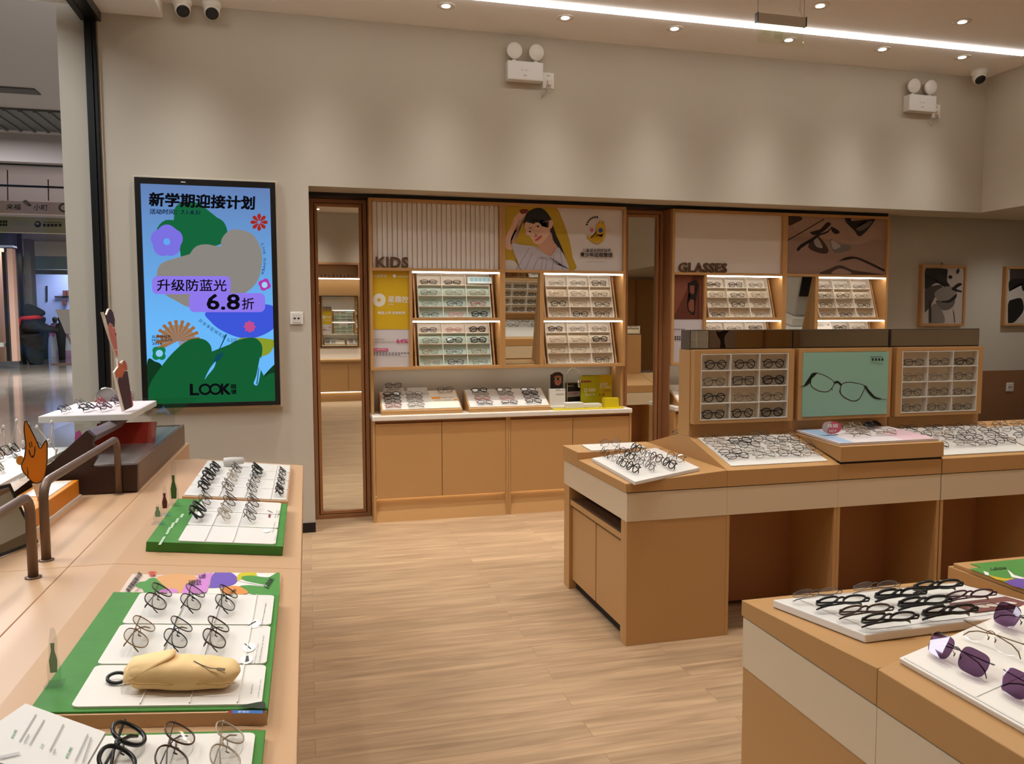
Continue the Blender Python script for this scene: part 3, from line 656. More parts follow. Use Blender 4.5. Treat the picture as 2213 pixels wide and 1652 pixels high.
# ---- slanted wooden trays on the counter
WEDGE = {}
def wedge(key, label, x0, x1, y0, y1, z, h0, h1):
    t = thing('slanted_tray', label, 'tray', (x0, y0, z))
    part('wooden_wedge', MB().prism([(x0, y0, z), (x0, y1, z), (x0, y1, z+h1-.012), (x0, y1-.02, z+h1), (x0, y0, z+h0)], (x1-x0, 0, 0)), WOOD, t, .003)
    a = math.atan2(h1-h0, y1-.02-y0); L = math.hypot(h1-h0, y1-.02-y0)
    mt_ = M.Translation((x0, y0, z+h0)) @ M.Rotation(a, 4, 'X')
    b = MB(); b.M = mt_; b.box(.012, x1-x0-.012, .015, L-.005, .0, .004); part('white_insert', b, TRAYW, t)
    WEDGE[key] = mt_ @ M.Translation((0, 0, .004)); return t
T1 = wedge('kids a', 'slanted wooden eyewear tray with paper inserts, under the yellow poster', .53, 1.148, 5.93, 6.2, .806, .03, .155)
T2 = wedge('kids b', 'slanted wooden eyewear tray in the middle of the kids counter', 1.2, 1.858, 5.93, 6.2, .806, .03, .155)
T3 = wedge('adult', 'slanted wooden eyewear tray on the glasses counter behind the island', 2.96, 3.6, 5.93, 6.2, .806, .03, .155)
# paper insert and acrylic risers on the first tray
q = lambda x, y: WEDGE['kids a'] @ V((x, y, .0002))
n_ = (WEDGE['kids a'].to_3x3() @ V((0, 0, 1)))
qa = lambda u, v: q(u, .29-v)
art('paper_insert', T1, qa, n_, [('p', '#f1e6d2', [(.39, .02), (.6, .02), (.6, .27), (.39, .27)]), ('p', '#e8962e', [(.40, .115), (.47, .115), (.47, .145), (.40, .145)]), ('p', '#e8a04a', [(.57, .15), (.6, .15), (.6, .17), (.57, .17)]),
    ('t', '#7a4a20', '防蓝光镜片', (.48, .14), (.58, .14), .018), ('t', '#8a6a4a', '活动套餐', (.41, .17), (.47, .17), .012), ('t', '#6a5a4a', '儿童特惠', (.48, .17), (.55, .17), .012)])
for i, x in enumerate((.56, .745)):
    tag(MB().loft([(x, 6.125, .942), (x+.17, 6.125, .942), (x+.17, 6.135, .946), (x, 6.135, .946)], [(x+.01, 6.16, .99), (x+.165, 6.16, .99), (x+.165, 6.165, .99), (x+.01, 6.165, .99)]).build('acrylic_riser', mat('frosted_acrylic', '#cfccc6', .3)),
        ['frosted acrylic riser carrying a dark pair at the back of the slanted tray', 'empty frosted acrylic riser at the back of the slanted tray'][i], 'riser', 'acrylic risers')
# ---- leaflet corner on the counter
z0 = .8062
YEL = mat('yellow_card', '#d4bf16', .5)
tag(MB().prism([(p[0], p[1], z0) for p in rrect(1.875, 5.885, 2.47, 6.19, .03)], (0, 0, .006)).build('yellow_mat', YEL), 'yellow mat on the white counter below the girl poster', 'mat')
zt = z0+.0062
t = thing('photo_card_stand', 'white stand holding a dark photo card, left end of yellow mat', 'stand', (1.97, 6.0, zt))
part('holder', MB().box(1.867, 1.998, 5.985, 6.02, zt, zt+.155).box(1.867, 1.998, 5.96, 5.985, zt, zt+.02), PLAST, t, .003)
p = part('photo_card', B(1.884, 1.99, 6.022, 6.026, zt+.02, zt+.27), mat('card_dark', '#1b1210', .4), t)
qc = crop(780, 770, 3.569, y=6.0215)
art('print', p, qc, FY, [('p', '#2e1d16', smooth_poly([(1470, 150), (1500, 125), (1545, 130), (1560, 180), (1545, 222), (1480, 222)])), ('p', '#a86a50', smooth_poly([(1492, 160), (1520, 150), (1546, 160), (1548, 195), (1530, 222), (1505, 222), (1492, 195)])),
    ('p', '#120c0a', [(1488, 168), (1552, 168), (1552, 185), (1488, 185)]), ('p', '#c9b7a0', ellipse(1503, 177, 8, 6)), ('p', '#c9b7a0', ellipse(1537, 177, 8, 6)), ('p', '#7a2e2a', ellipse(1521, 206, 9, 3))], clip=(1468, 118, 1562, 234))
art('label', p, crop(780, 770, 3.569, y=5.985), FY, [('t', '#5a544e', 'NO. 01', (1505, 270), (1572, 268), 16), ('t', '#5a544e', '防控体验', (1505, 302), (1565, 300), 12)])
t = thing('gooseneck_lamp', 'thin chrome gooseneck lamp rising behind the leaflets', 'lamp', (2.06, 6.1, zt))
part('stem', MB().tube([(2.05, 6.1, zt), (2.05, 6.1, zt+.24)]+[(2.1025-.0525*math.cos(R(a)), 6.1, zt+.24+.07*math.sin(R(a))) for a in range(15, 181, 15)]+[(2.155, 6.1, zt+.2)], .0045, 8), CHROME, t)
part('lamp_head', MB().lathe([(.012, 0), (.017, -.02), (.016, -.05), (.009, -.06)], (2.155, 6.1, zt+.21), 12), CHROME, t)
part('base', MB().lathe([(.03, 0), (.03, .008), (.01, .012)], (2.05, 6.1, zt), 16), CHROME, t)
p = tag(B(2.05, 2.18, 6.14, 6.146, zt, zt+.19).build('black_leaflet', mat('card_black', '#151313', .4)), 'black upright leaflet behind the chrome gooseneck', 'leaflet')
art('print', p, crop(780, 770, 3.569, y=6.139), FY, [('t', '#b59a5a', 'PREMIUM', (1605, 212), (1668, 208), 10), ('t', '#d8c89a', '镜片系列', (1595, 238), (1640, 234), 12), ('p', '#c2b4c4', [(1585, 275), (1690, 270), (1690, 310), (1585, 318)]), ('t', '#a8406a', '特惠', (1600, 300), (1670, 296), 16)])
ly = thing('yellow_brochure', 'bright yellow folded brochure standing on the yellow mat', 'brochure', (2.3, 6.1, zt))
part('front_leaf', MB().loft([(2.155, 6.065, zt), (2.335, 6.12, zt), (2.335, 6.123, zt), (2.155, 6.068, zt)], [(2.155, 6.065, zt+.245), (2.335, 6.12, zt+.245), (2.335, 6.123, zt+.245), (2.155, 6.068, zt+.245)]), mat('leaf_lime', '#b9b61c', .5), ly)
p = part('back_leaf', B(2.19, 2.457, 6.135, 6.138, zt, zt+.25), YEL, ly)
art('print', p, crop(780, 770, 3.569, y=6.1345), FY, [('t', '#f4efdc', '星趣控', (1845, 228), (1905, 226), 22, .02), ('t', '#f4efdc', '青少年镜片', (1840, 248), (1930, 246), 18, .02), ('t', '#b5532a', '近视防控', (1865, 274), (1925, 272), 16), ('t', '#4a3a10', '6.8', (1832, 308), (1880, 304), 18), ('p', '#3a3010', ellipse(1822, 182, 7, 12))])
p2 = ly.children[0]
art('print', p2, crop(780, 770, 3.569, org=V((2.155, 6.065, 1)), nrm=V((.055, -.18, 0)).normalized()), V((.055, -.18, 0)), [('t', '#f4efdc', '星趣控', (1755, 275), (1810, 273), 26, .02), ('p', '#f4efdc', ellipse(1735, 265, 13, 16)), ('p', '#b9b61c', ellipse(1735, 265, 7, 9)), ('t', '#f4efdc', '新品上市', (1733, 306), (1805, 303), 18, .02), ('t', '#a8326a', '防控镜片', (1698, 206), (1780, 204), 16, .02)])
def small_box(name, x0, x1, y0, y1, h, m_, label):
    return tag(B(x0, x1, y0, y1, zt, zt+h).build(name, m_, None, .003), label, 'box')
small_box('sample_box', 1.985, 2.135, 5.935, 6.03, .045, PLAST, 'white sample box with sloping label, front of the yellow mat')
small_box('flat_box', 2.14, 2.30, 5.96, 6.04, .03, PLAST, 'flat white box on yellow mat right of the sample box')
tag(MB().prism([(2.312, 5.93, zt), (2.437, 5.93, zt), (2.432, 5.935, zt+.075), (2.31, 5.935, zt+.075)], (0, .05, 0)).build('yellow_holder', YEL), 'small yellow card holder at the end of the yellow mat', 'holder')
# ================================================================ the wall behind, seen in the mirrors
yb = -3.36
t = thing('fitting_counter', 'lit oak fitting counter on the far wall, seen in the mirror', 'cabinet', (.6, yb, 0))
part('body', B(-.9, 2.1, yb+.001, yb+.30, .18, .70), WOOD, t)
for x in (-.9, -.35, .205, .76, 1.315): part('door', B(x+.003, x+.55, yb+.301, yb+.318, .19, .70), WOOD, t, .001)
part('kick_board', B(-.9, 2.1, yb+.001, yb+.27, 0, .18), WOOD, t)
part('kick_light', B(-.9, 2.1, yb+.275, yb+.285, .172, .179), emit('kick_led', (1, .93, .8), 8), t)
part('worktop', B(-.95, 2.15, yb+.001, yb+.36, .76, .80), WOOD, t, .003)
part('apron', B(-.9, 2.1, yb+.001, yb+.30, .70, .76), WOOD, t)
part('splash_panel', B(-.9, 2.1, yb+.001, yb+.03, .80, 1.0), TRAYW, t)
part('wall_panel', B(-.95, 2.15, yb+.001, yb+.02, 1.0, 2.62), WOOD, t)
part('shelf', B(-.95, 2.15, yb+.02, yb+.2, 2.34, 2.36), WOODD, t)
part('light_bar', B(-.95, 2.15, yb+.16, yb+.18, 2.328, 2.34), LED, t)
part('top_box', MB().box(-.95, 2.15, yb+.02, yb+.2, 2.6, 2.64).box(.98, 1.02, yb+.02, yb+.2, 2.36, 2.6), WOODD, t)
part('wall_mirror', B(.2, .96, yb+.025, yb+.035, 1.05, 2.0), MIRROR, t)
part('mirror_frame', MB().box(.185, .2, yb+.022, yb+.05, 1.035, 2.015).box(.96, .975, yb+.022, yb+.05, 1.035, 2.015).box(.2, .96, yb+.022, yb+.05, 2.0, 2.015).box(.2, .96, yb+.022, yb+.05, 1.035, 1.05), BLACK, t)
for i, x in enumerate((.28, .35, .42, .5, .57, .64, .71, .78, .85)):
    part('letter', MB().box(x, x+.035, yb+.12, yb+.14, 2.361, 2.40+.02*(i % 2)), LETTER, t)
# optical instrument that the tilted mirror shows
t = thing('optical_instrument', 'grey-white optical instrument with black screen, seen in the tilted mirror', 'instrument', (6.0, 3.4, .75))
part('table', MB().box(5.6, 6.6, 3.0, 3.8, .70, .74).box(6.0, 6.1, 3.35, 3.45, 0, .7).box(5.8, 6.3, 3.2, 3.6, 0, .03), PLAST, t)
part('base', B(5.8, 6.3, 3.2, 3.6, .741, .86), PLAST, t, .02)
part('housing', MB().prism([(5.85, 3.25, .86), (6.25, 3.25, .86), (6.25, 3.28, 1.55), (5.8, 3.28, 1.55)], (0, .3, 0)), mat('instrument_grey', '#b9b8b2', .4), t, .02)
part('screen', B(5.84, 6.22, 3.572, 3.59, 1.12, 1.52), BLACK, t)

# rear display wall that the mirror boxes on the island show
t = thing('rear_display_wall', 'oak display wall with cell tray and sand photograph, seen in island mirror boxes', 'cabinet', (6.3, yb, 0))
part('panel', B(5.2, 7.39, yb+.001, yb+.03, 0, 2.4), WOOD, t)
part('photo_panel', B(5.85, 6.3, yb+.031, yb+.04, .85, 1.7), mat('print_#a8907f', '#a8907f', .5), t)
part('dark_print', MB().prism([(p[0], yb+.0405, p[1]) for p in smooth_poly([(6.15, 1.0), (6.1, 1.25), (6.2, 1.4), (6.0, 1.35), (5.95, 1.45), (5.98, 1.3), (6.04, 1.2), (6.02, 1.0)])], (0, .002, 0)), mat('print_#3a2a24', '#3a2a24', .5), t)
grid_tray('cell_tray', t, M.Translation((5.62, yb+.10, .98)) @ M.Rotation(math.pi, 4, 'Z'), .36, .5, .05, 2, 4, 'rear wall')
part('side_stile', B(6.75, 6.79, yb+.031, yb+.06, 0, 2.4), WOODD, t)
# ================================================================ display islands (own axes: x along, y in depth, z up)
IA = M.Translation((1.4, 3.305, 0))
IN = M.Translation((1.103, 1.817, 0)) @ M.Rotation(R(-90), 4, 'Z')
D_ = .911
def PT(T, name, mb_fn, mats, t, bev=0):
    b = MB(); b.M = T; mb_fn(b); return part(name, b, mats, t, bev)
def end_unit(T, label):
    L = .5078
    t = thing('island_end_unit', label, 'counter', T @ V((0, 0, 0)))
    PT(T, 'apron', lambda b: b.box(0, L, 0, D_, .586, .719), CREAM, t, .001)
    PT(T, 'front_panel', lambda b: b.box(.001, L, .002, .022, 0, .5855), WOOD, t, .001)
    PT(T, 'back_panel', lambda b: b.box(.001, L, D_-.022, D_-.002, 0, .5855), WOOD, t)
    def jamb(b):
        b.box(.001, .35, .0225, .07, 0, .5855)
        b.box(.001, .35, .82, D_-.0225, 0, .5855)
        b.box(L-.02, L, .0225, D_-.0225, 0, .5855)
    PT(T, 'carcass', jamb, WOOD, t)
    PT(T, 'open_shelf', lambda b: b.box(.008, L-.0205, .0705, .8195, .482, .51), WOOD, t)
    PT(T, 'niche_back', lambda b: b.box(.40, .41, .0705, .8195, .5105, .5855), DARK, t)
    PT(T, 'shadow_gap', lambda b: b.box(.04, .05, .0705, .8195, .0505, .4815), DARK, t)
    PT(T, 'niche_shade', lambda b: b.box(.012, .40, .0705, .8195, .5102, .512), mat('niche_shade_brown', '#5a3d26', .6), t)  # brown sheet paints shade onto the shelf inside the slot
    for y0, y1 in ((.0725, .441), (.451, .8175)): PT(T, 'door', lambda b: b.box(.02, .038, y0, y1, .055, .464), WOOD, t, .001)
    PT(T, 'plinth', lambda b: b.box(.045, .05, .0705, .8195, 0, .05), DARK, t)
    PT(T, 'sloped_top', lambda b: b.loft([(-.006, -.002, .7225), (L, -.002, .7225), (L, -.002, .802), (-.006, -.002, .764)], [(-.006, .655, .7225), (L, .655, .7225), (L, .655, .802), (-.006, .655, .764)]), WOOD, t, .002)
    PT(T, 'raised_top', lambda b: b.box(-.006, L, .656, D_+.006, .7225, .803), WOOD, t, .002)
    PT(T, 'shadow_line', lambda b: b.box(.004, L, .004, D_-.004, .719, .7225), DARK, t)
    return t
def tray_unit(T, lx, label, key, raised=False, last=False, rack=True, L=.609):
    t = thing('island_tray_unit', label, 'counter', T @ V((lx, 0, 0)))
    X0, X1 = lx+.001, lx+L-.001
    PT(T, 'apron', lambda b: b.box(X0, X1, 0, D_, .586, .719), CREAM, t, .001)
    for xa in (X0, X1-.018): PT(T, 'side_panel', lambda b: b.box(xa, xa+.018, .002, D_-.002, 0, .5855), WOOD, t, .001)
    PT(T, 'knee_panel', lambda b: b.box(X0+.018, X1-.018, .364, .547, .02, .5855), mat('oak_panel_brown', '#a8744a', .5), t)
    PT(T, 'shadow_line', lambda b: b.box(X0, X1, .004, D_-.004, .719, .7225), DARK, t)
    prof = [(0, .7225), (0, .80), (.395, .904), (.516, .904), (D_, .80), (D_, .7225)]
    PT(T, 'sloped_top', lambda b: b.loft([(X0, y-.002 if y == 0 else y, z) for y, z in prof], [(X1, y-.002 if y == 0 else y, z) for y, z in prof]), WOOD, t, .002)
    if raised:
        PT(T, 'raised_box', lambda b: b.loft([(X0+.004, -.008, .812), (X0+.004, -.008, .887), (X0+.004, .394, .905), (X0+.004, .394, .9045)], [(X1+.004, -.008, .812), (X1+.004, -.008, .887), (X1+.004, .394, .912), (X1+.004, .394, .9045)]), WOOD, t, .002)
        PT(T, 'shadow_slot', lambda b: b.box(X0+.008, X1, 0, .03, .8005, .8115), DARK, t)
    if not rack: return t
    PT(T, 'upright_panel', lambda b: b.box(X0, X1, .395, .516, .9045, 1.355), WOOD, t, .001)
    return t
def island_rack(T, lx, label, key, front=True, L=.609, kind='cells'):
    """shallow wooden rack hung on the upright panel"""
    t = thing('island_rack', label, 'rack', T @ V((lx+L/2, .36, .976)))
    Tf = T if front else T @ M.Translation((2*lx+L, D_, 0)) @ M.Rotation(math.pi, 4, 'Z')
    x0, x1 = lx+.006, lx+L-.022; y0, y1 = .353, .3945
    z0, z1 = .974, 1.357; g = .036
    def fr(b):
        b.box(x0, x0+g, y0, y1, z0, z1); b.box(x1-g, x1, y0, y1, z0, z1); b.box(x0+g, x1-g, y0, y1, z0, z0+.018); b.box(x0+g, x1-g, y0, y1, z1-.02, z1)
    PT(Tf, 'frame', fr, WOOD, t, .001)
    if kind == 'cells':
        grid_tray('cell_tray', t, Tf @ M.Translation(((x0+x1)/2, y0-.002, z0+.0185)), x1-x0-2*g-.001, z1-z0-.04, .034, 3, 4, key, beige=True)
    return t, Tf, (x0+g, x1-g, y0, z0+.018, z1-.02)
def top_mirror(T, lx, label, L=.609):
    t = thing('mirror_box', label, 'mirror', T @ V((lx+L/2, .455, 1.355)))
    x0, x1 = lx+.004, lx+L-.004
    PT(T, 'shell', lambda b: b.box(x0, x1, .405, .505, 1.3555, 1.458), mat('mirror_edge', '#4a3d33', .35), t, .001)
    PT(T, 'front_mirror', lambda b: b.box(x0+.004, x1-.006, .402, .4045, 1.364, 1.454), MIRROR, t)
    PT(T, 'back_mirror', lambda b: b.box(x0+.004, x1-.006, .5055, .508, 1.364, 1.454), MIRROR, t)
    return t
LA = [.5075, 1.115, 1.728]
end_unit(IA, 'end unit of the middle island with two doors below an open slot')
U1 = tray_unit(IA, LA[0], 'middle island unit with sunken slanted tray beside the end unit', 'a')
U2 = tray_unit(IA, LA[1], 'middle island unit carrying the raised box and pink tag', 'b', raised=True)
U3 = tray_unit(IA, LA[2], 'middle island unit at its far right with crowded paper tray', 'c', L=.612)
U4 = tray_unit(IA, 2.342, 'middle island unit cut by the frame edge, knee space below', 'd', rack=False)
RK1, TF1, _ = island_rack(IA, LA[0], 'cell rack of black frames on the island, nearest the kids counter', 'island left')
RK2, TF2, PB = island_rack(IA, LA[1], 'mint poster panel of a single pair in the island middle', 'poster', kind='poster')
RK3, TF3, _ = island_rack(IA, LA[2], 'cell rack of thin metal frames at the right end of the island', 'island right')
RK4, _, _ = island_rack(IA, LA[0], 'cell rack on the rear of the island, seen in the mirrors', 'island rear', front=False)
RK5, _, _ = island_rack(IA, LA[1], 'empty cell rack on the rear of the island behind the mint poster', 'rear middle', front=False)
for i in range(3): top_mirror(IA, LA[i], ['low mirror box on the island above the rack of black frames', 'low mirror box on the island above the mint poster', 'low mirror box on the island above the rack of metal frames'][i])
# mint poster
def mint():
    x0, x1, y0, z0, z1 = PB
    p = PT(TF2, 'mint_poster', lambda b: b.box(x0-.012, x1+.012, y0-.004, y0+.03, z0+.001, z1-.001), mat('print_#8fb9a4', '#8fb9a4', .35), RK2)
    q = crop(1680, 700, 3.754, y=3.305+y0-.004)
    def loop(cx, pts, w_): # outline of a rim
        o = smooth_poly(pts); c = V((sum(p.x for p in o)/len(o), sum(p.y for p in o)/len(o)))
        return [('p', '#3a1620', o), ('p', '#8fb9a4', [c+(p-c)*(1-w_/(p-c).length) for p in o])]
    a = loop(0, [(265, 480), (285, 405), (330, 400), (400, 425), (462, 475), (440, 530), (400, 555), (340, 550), (285, 520)], 7)
    b = loop(0, [(505, 540), (520, 490), (570, 472), (640, 480), (708, 505), (690, 570), (660, 615), (610, 630), (550, 605), (515, 575)], 7)
    art('print', p, q, FY, a+b+[
        ('p', '#17130f', smooth_poly([(460, 475), (480, 463), (500, 470), (520, 492), (508, 498), (490, 480), (468, 486)])),
        ('p', '#17130f', smooth_poly([(290, 398), (330, 397), (300, 408), (280, 430), (262, 480), (235, 500), (205, 512), (205, 506), (235, 488), (258, 450), (270, 412)])),
        ('p', '#17130f', smooth_poly([(700, 500), (722, 508), (745, 545), (790, 590), (840, 606), (835, 614), (780, 602), (735, 560), (712, 520)])),
        ('p', '#4a4a44', [(172, 512), (205, 505), (205, 509), (172, 517)]), ('p', '#4a4a44', [(836, 608), (885, 612), (885, 616), (836, 614)]),
        ('p', '#17130f', [(434, 528), (440, 524), (448, 538), (442, 540)]), ('p', '#17130f', [(500, 540), (506, 540), (506, 562), (501, 560)]),
        *[('p', '#2a2a26', [(752+i*11, 266), (760+i*11, 265), (760+i*11, 271), (752+i*11, 272)]) for i in range(9)],
        *[('p', '#2a2a26', [(760+i*26, 280), (776+i*26, 279), (776+i*26, 300), (760+i*26, 301)]) for i in range(4)]], clip=(176, 232, 888, 756))
mint()
# the near island at the right edge, turned a quarter
end_unit(IN, 'end unit of the near island with cream band at the right edge')
tray_unit(IN, .5075, 'near island unit with the slanted tray of violet rimless pairs', 'n', rack=False)
tray_unit(IN, 1.117, 'near island unit cut off by the bottom right corner', 'm', rack=False)
def green_card():
    x0, x1 = 1.77, 2.0
    t = thing('green_print_tray', 'oak box with green and violet print at the right edge', 'tray', (1.88, 1.6, .803))
    part('box', B(1.764, 2.02, 1.32, 1.81, .8032, .815), WOOD, t, .002)
    s = part('print_sheet', B(1.80, 1.995, 1.35, 1.785, .8152, .817), mat('print_#4d8a3a', '#4d8a3a', .5), t)
    q = crop(1580, 1180, 3.496, z=.817)
    art('print', s, q, (0, 0, 1), [('p', '#4d8a3a', [(1800, 175), (2180, 135), (2500, 200), (2500, 400), (2215, 335)]),
        ('p', '#e9e6df', [(1905, 192), (1945, 205), (1950, 225), (1920, 222)]), ('p', '#c9a616', smooth_poly([(1950, 226), (2010, 240), (2080, 250), (2130, 248), (2120, 265), (2020, 262)])),
        ('p', '#e9e6df', [(2085, 180), (2140, 225), (2230, 250), (2230, 262), (2120, 240)]), ('p', '#6a4a9a', smooth_poly([(2075, 280), (2150, 255), (2300, 265), (2300, 330), (2170, 320)])),
        ('t', '#1c2a18', 'LOOK', (1960, 190), (2085, 182), 18, .02)], clip=(1800, 130, 2420, 400))
green_card()
# bench behind the island
t = thing('black_bench', 'low black upholstered bench behind the right end of the island', 'bench', (6.3, 5.6, 0))
part('cushion', B(5.35, 7.3, 5.35, 6.1, .34, .45), mat('black_leather', '#121110', .45), t, .03)
part('plinth', B(5.45, 7.2, 5.45, 6.0, 0, .34), WOODD, t)
# ================================================================ long table at the left edge of the aisle
SLP = .112
def zl(x): return .78+(-.03-x)*SLP if x > -.53 else .836
def table_unit(label, y0, y1, yf=0):
    t = thing('display_table', label, 'table', (-.5, y0, 0))
    a, c = y0+.001, y1-.001
    pr = [(-.03, .735), (-.03, .78), (-.53, .836), (-.643, .836), (-.643, .735)]
    part('sloped_top', MB().loft([(x, a, z) for x, z in pr], [(x, c, z) for x, z in pr]), mat('oak_table', '#c29c76', .42, var=.04, vscale=1.2), t, .002)
    part('flat_top', B(-1.2, -.6445, a, yf or c, .735, .836), mat('oak_table', '#c29c76', .42), t, .002)
    part('apron', B(-1.19, -.034, a, c, .60, .734), CREAM, t)
    part('body', B(-1.17, -.06, a, c, 0, .599), WOOD, t)
    if yf: part('rear_body', B(-1.17, -.66, c, yf-.02, 0, .734), WOOD, t)
    return t
table_unit('far unit of the long display table, under the brown stand', 2.348, 4.091, 4.66)
table_unit('near unit of the long display table at the bottom left', .6, 2.348)
# local frame of the sloping top: X = away from the customer (-x), Y = along the table, Z = out of the top
def slope_m(x, y, lift=0): # origin on the slope, axes: x' = +X down the slope, y' = +Y
    ex = V((1, 0, -SLP)).normalized(); ez = V((SLP, 0, 1)).normalized()
    m = M((ex, V((0, 1, 0)), ez)).transposed().to_4x4(); m.translation = V((x, y, zl(x)))+ez*lift; return m
GREEN = mat('grass_green', '#3f7d2e', .6, var=.25, vscale=14)
def tray(name, label, x0, x1, y0, y1, th, side, topm=None, white=None, rows=(), cols=()):
    t = thing(name, label, 'tray', (x1, y0, zl(x1)))
    m = slope_m(x0, y0); L = (x1-x0)*math.sqrt(1+SLP**2)
    b = MB(); b.M = m; b.box(0, L, 0, y1-y0, .0005, th); part('board', b, side, t, .0015)
    if white:
        u0, u1 = white; n = len(rows)-1
        for i in range(n):
            v0, v1 = rows[i]-y0+.003, rows[i+1]-y0-.003
            b = MB(); b.M = m; b.prism([(p[0], p[1], th+.0003) for p in rrect(u0, v0, u1, v1, .012)], (0, 0, .0035)); part('white_row', b, TRAYW, t)
            for c in cols:
                b = MB(); b.M = m; b.box(c-.001, c+.001, v0+.004, v1-.004, th+.004, th+.007); part('divider', b, PLAST, t)
    return t, m
tw, mw = tray('white_tray', 'white eyewear tray with thin row lines at the far end of the table', -.47, -.086, 3.16, 3.95, .018, mat('oak_edge', '#c9a27c', .5), None, (.004, .38), (3.165, 3.36, 3.555, 3.75, 3.945), (.13, .225, .32))
t2, m2_ = tray('green_tray', 'grass-green tray with half-empty white rows beside the white tray', -.472, -.086, 2.475, 3.065, .03, GREEN, None, (.085, .365), (2.48, 2.675, 2.87, 3.06), (.16, .24))
t3, m3_ = tray('green_tray', 'large grass-green tray holding the yellow pouch', -.465, -.083, 1.425, 2.033, .028, GREEN, None, (.062, .372), (1.432, 1.606, 1.816, 2.022), (.17, .25, .33))
t4, m4_ = tray('green_tray', 'grass-green tray cut by the bottom frame edge with the black pair', -.45, -.084, .765, 1.372, .016, GREEN, None, (.05, .352), (.78, .97, 1.16, 1.36), (.15, .23))
part('base_board', MB().prism([slope_m(-.467, 1.42) @ V(p) for p in ((0, 0, .0003), (.387, 0, .0003), (.387, .006, .0003), (0, .006, .0003))], (0, 0, .024)), mat('oak_edge', '#c9a27c', .5), t3)
# printed board between the green trays
tp = thing('printed_board', 'flat board with colourful summer print above the large green tray', 'board', (-.27, 2.14, zl(-.27)))
b = MB(); b.M = slope_m(-.462, 2.045); b.box(0, .38, 0, .19, .0004, .008); pp = part('board', b, mat('print_#d8c3b2', '#d8c3b2', .5), tp)
N_ = V((SLP, 0, 1)).normalized(); org = slope_m(-.462, 2.045) @ V((0, 0, .008))
q5 = crop(220, 960, 4.811, org=org, nrm=N_)
art('print', pp, q5, N_, [
    ('p', '#e6ddd2', [(860, 1480), (1100, 1340), (1850, 1345), (1840, 1605), (860, 1600)]), ('p', '#4a8a3c', smooth_poly([(350, 1480), (390, 1440), (450, 1430), (500, 1400), (560, 1400), (640, 1440), (720, 1500), (660, 1550), (560, 1565), (450, 1555), (420, 1510)])),
    ('p', '#d09a64', smooth_poly([(570, 1400), (640, 1370), (760, 1352), (900, 1365), (1000, 1400), (980, 1470), (860, 1500), (830, 1560), (740, 1540), (650, 1480)])),
    ('p', '#6a50a8', smooth_poly([(1120, 1480), (1170, 1345), (1330, 1340), (1410, 1400), (1380, 1460), (1260, 1495), (1120, 1502)])), ('p', '#c2b414', smooth_poly([(1405, 1400), (1440, 1350), (1590, 1345), (1600, 1385), (1480, 1400), (1420, 1430)])),
    ('p', '#4a8a3c', smooth_poly([(1450, 1390), (1560, 1375), (1720, 1395), (1850, 1350), (1845, 1600), (1700, 1600), (1540, 1560), (1420, 1495), (1530, 1475), (1700, 1490), (1500, 1430)])), ('p', '#f1eee6', [(1420, 1432), (1720, 1490), (1710, 1480), (1440, 1425)]),
    ('p', '#f1eee6', [(1610, 1348), (1755, 1393), (1640, 1390)]), ('p', '#d58a44', smooth_poly([(1230, 1530), (1290, 1495), (1420, 1490), (1520, 1550), (1450, 1575), (1280, 1575)])),
    ('p', '#c77fc2', smooth_poly([(590, 1550), (640, 1520), (740, 1515), (790, 1540), (760, 1570), (660, 1578)])), ('p', '#f1eee6', ellipse(702, 1546, 16, 9)),
    ('p', '#c780c4', [(1010, 1365), (1150, 1350), (1085, 1555), (935, 1580), (820, 1580), (870, 1470), (965, 1465)]),
    ('t', '#2a1a30', '升级防蓝光', (905, 1490), (1035, 1480), 60, .03), ('t', '#2a1a30', '6.8折', (1015, 1420), (1085, 1412), 50, .03),
    ('t', '#1a1612', '新学期迎接计划', (285, 1560), (420, 1370), 50, .03), ('t', '#1a1612', '活动时间', (350, 1570), (400, 1520), 24), ('p', '#b8432c', flower(525, 1355, 40, 8, .6, sq=1.2)),
    ('t', '#1a2a18', 'LOOK', (1725, 1520), (1790, 1425), 50, .03), ('t', '#3a2a1a', 'SUMMER', (1345, 1580), (1400, 1540), 24, .02)], clip=(150, 1342, 1850, 1603))
art('print', t3, crop(80, 1220, 3.688, org=slope_m(-.3, 1.5) @ V((0, 0, .032)), nrm=N_), N_, [
    ('t', '#4a4a46', 'Look Great Lightweight', (1795, 505), (1832, 312), 14), ('p', '#f4f1ea', ellipse(1730, 478, 48, 34, -15)), ('p', '#1c1a18', [(1680, 490), (1742, 455), (1748, 462), (1686, 496)]),
    ('p', '#f4f1ea', ellipse(1690, 668, 52, 36, -15)), ('p', '#1c1a18', [(1650, 640), (1658, 636), (1708, 678), (1700, 684)]), ('p', '#f4f1ea', ellipse(1670, 766, 50, 36, -15)), ('p', '#4a4640', [(1655, 740), (1685, 735), (1690, 780), (1660, 790)]),
    ('t', '#4a4a46', 'Comfortable to wear', (1775, 810), (1812, 575), 14), ('t', '#4a4a46', 'Flexible and light', (1740, 800), (1770, 640), 12), ('t', '#4a4a46', 'Look cover case', (1765, 1075), (1788, 930), 12), ('t', '#4a4a46', 'Item', (1710, 1045), (1722, 970), 12)])
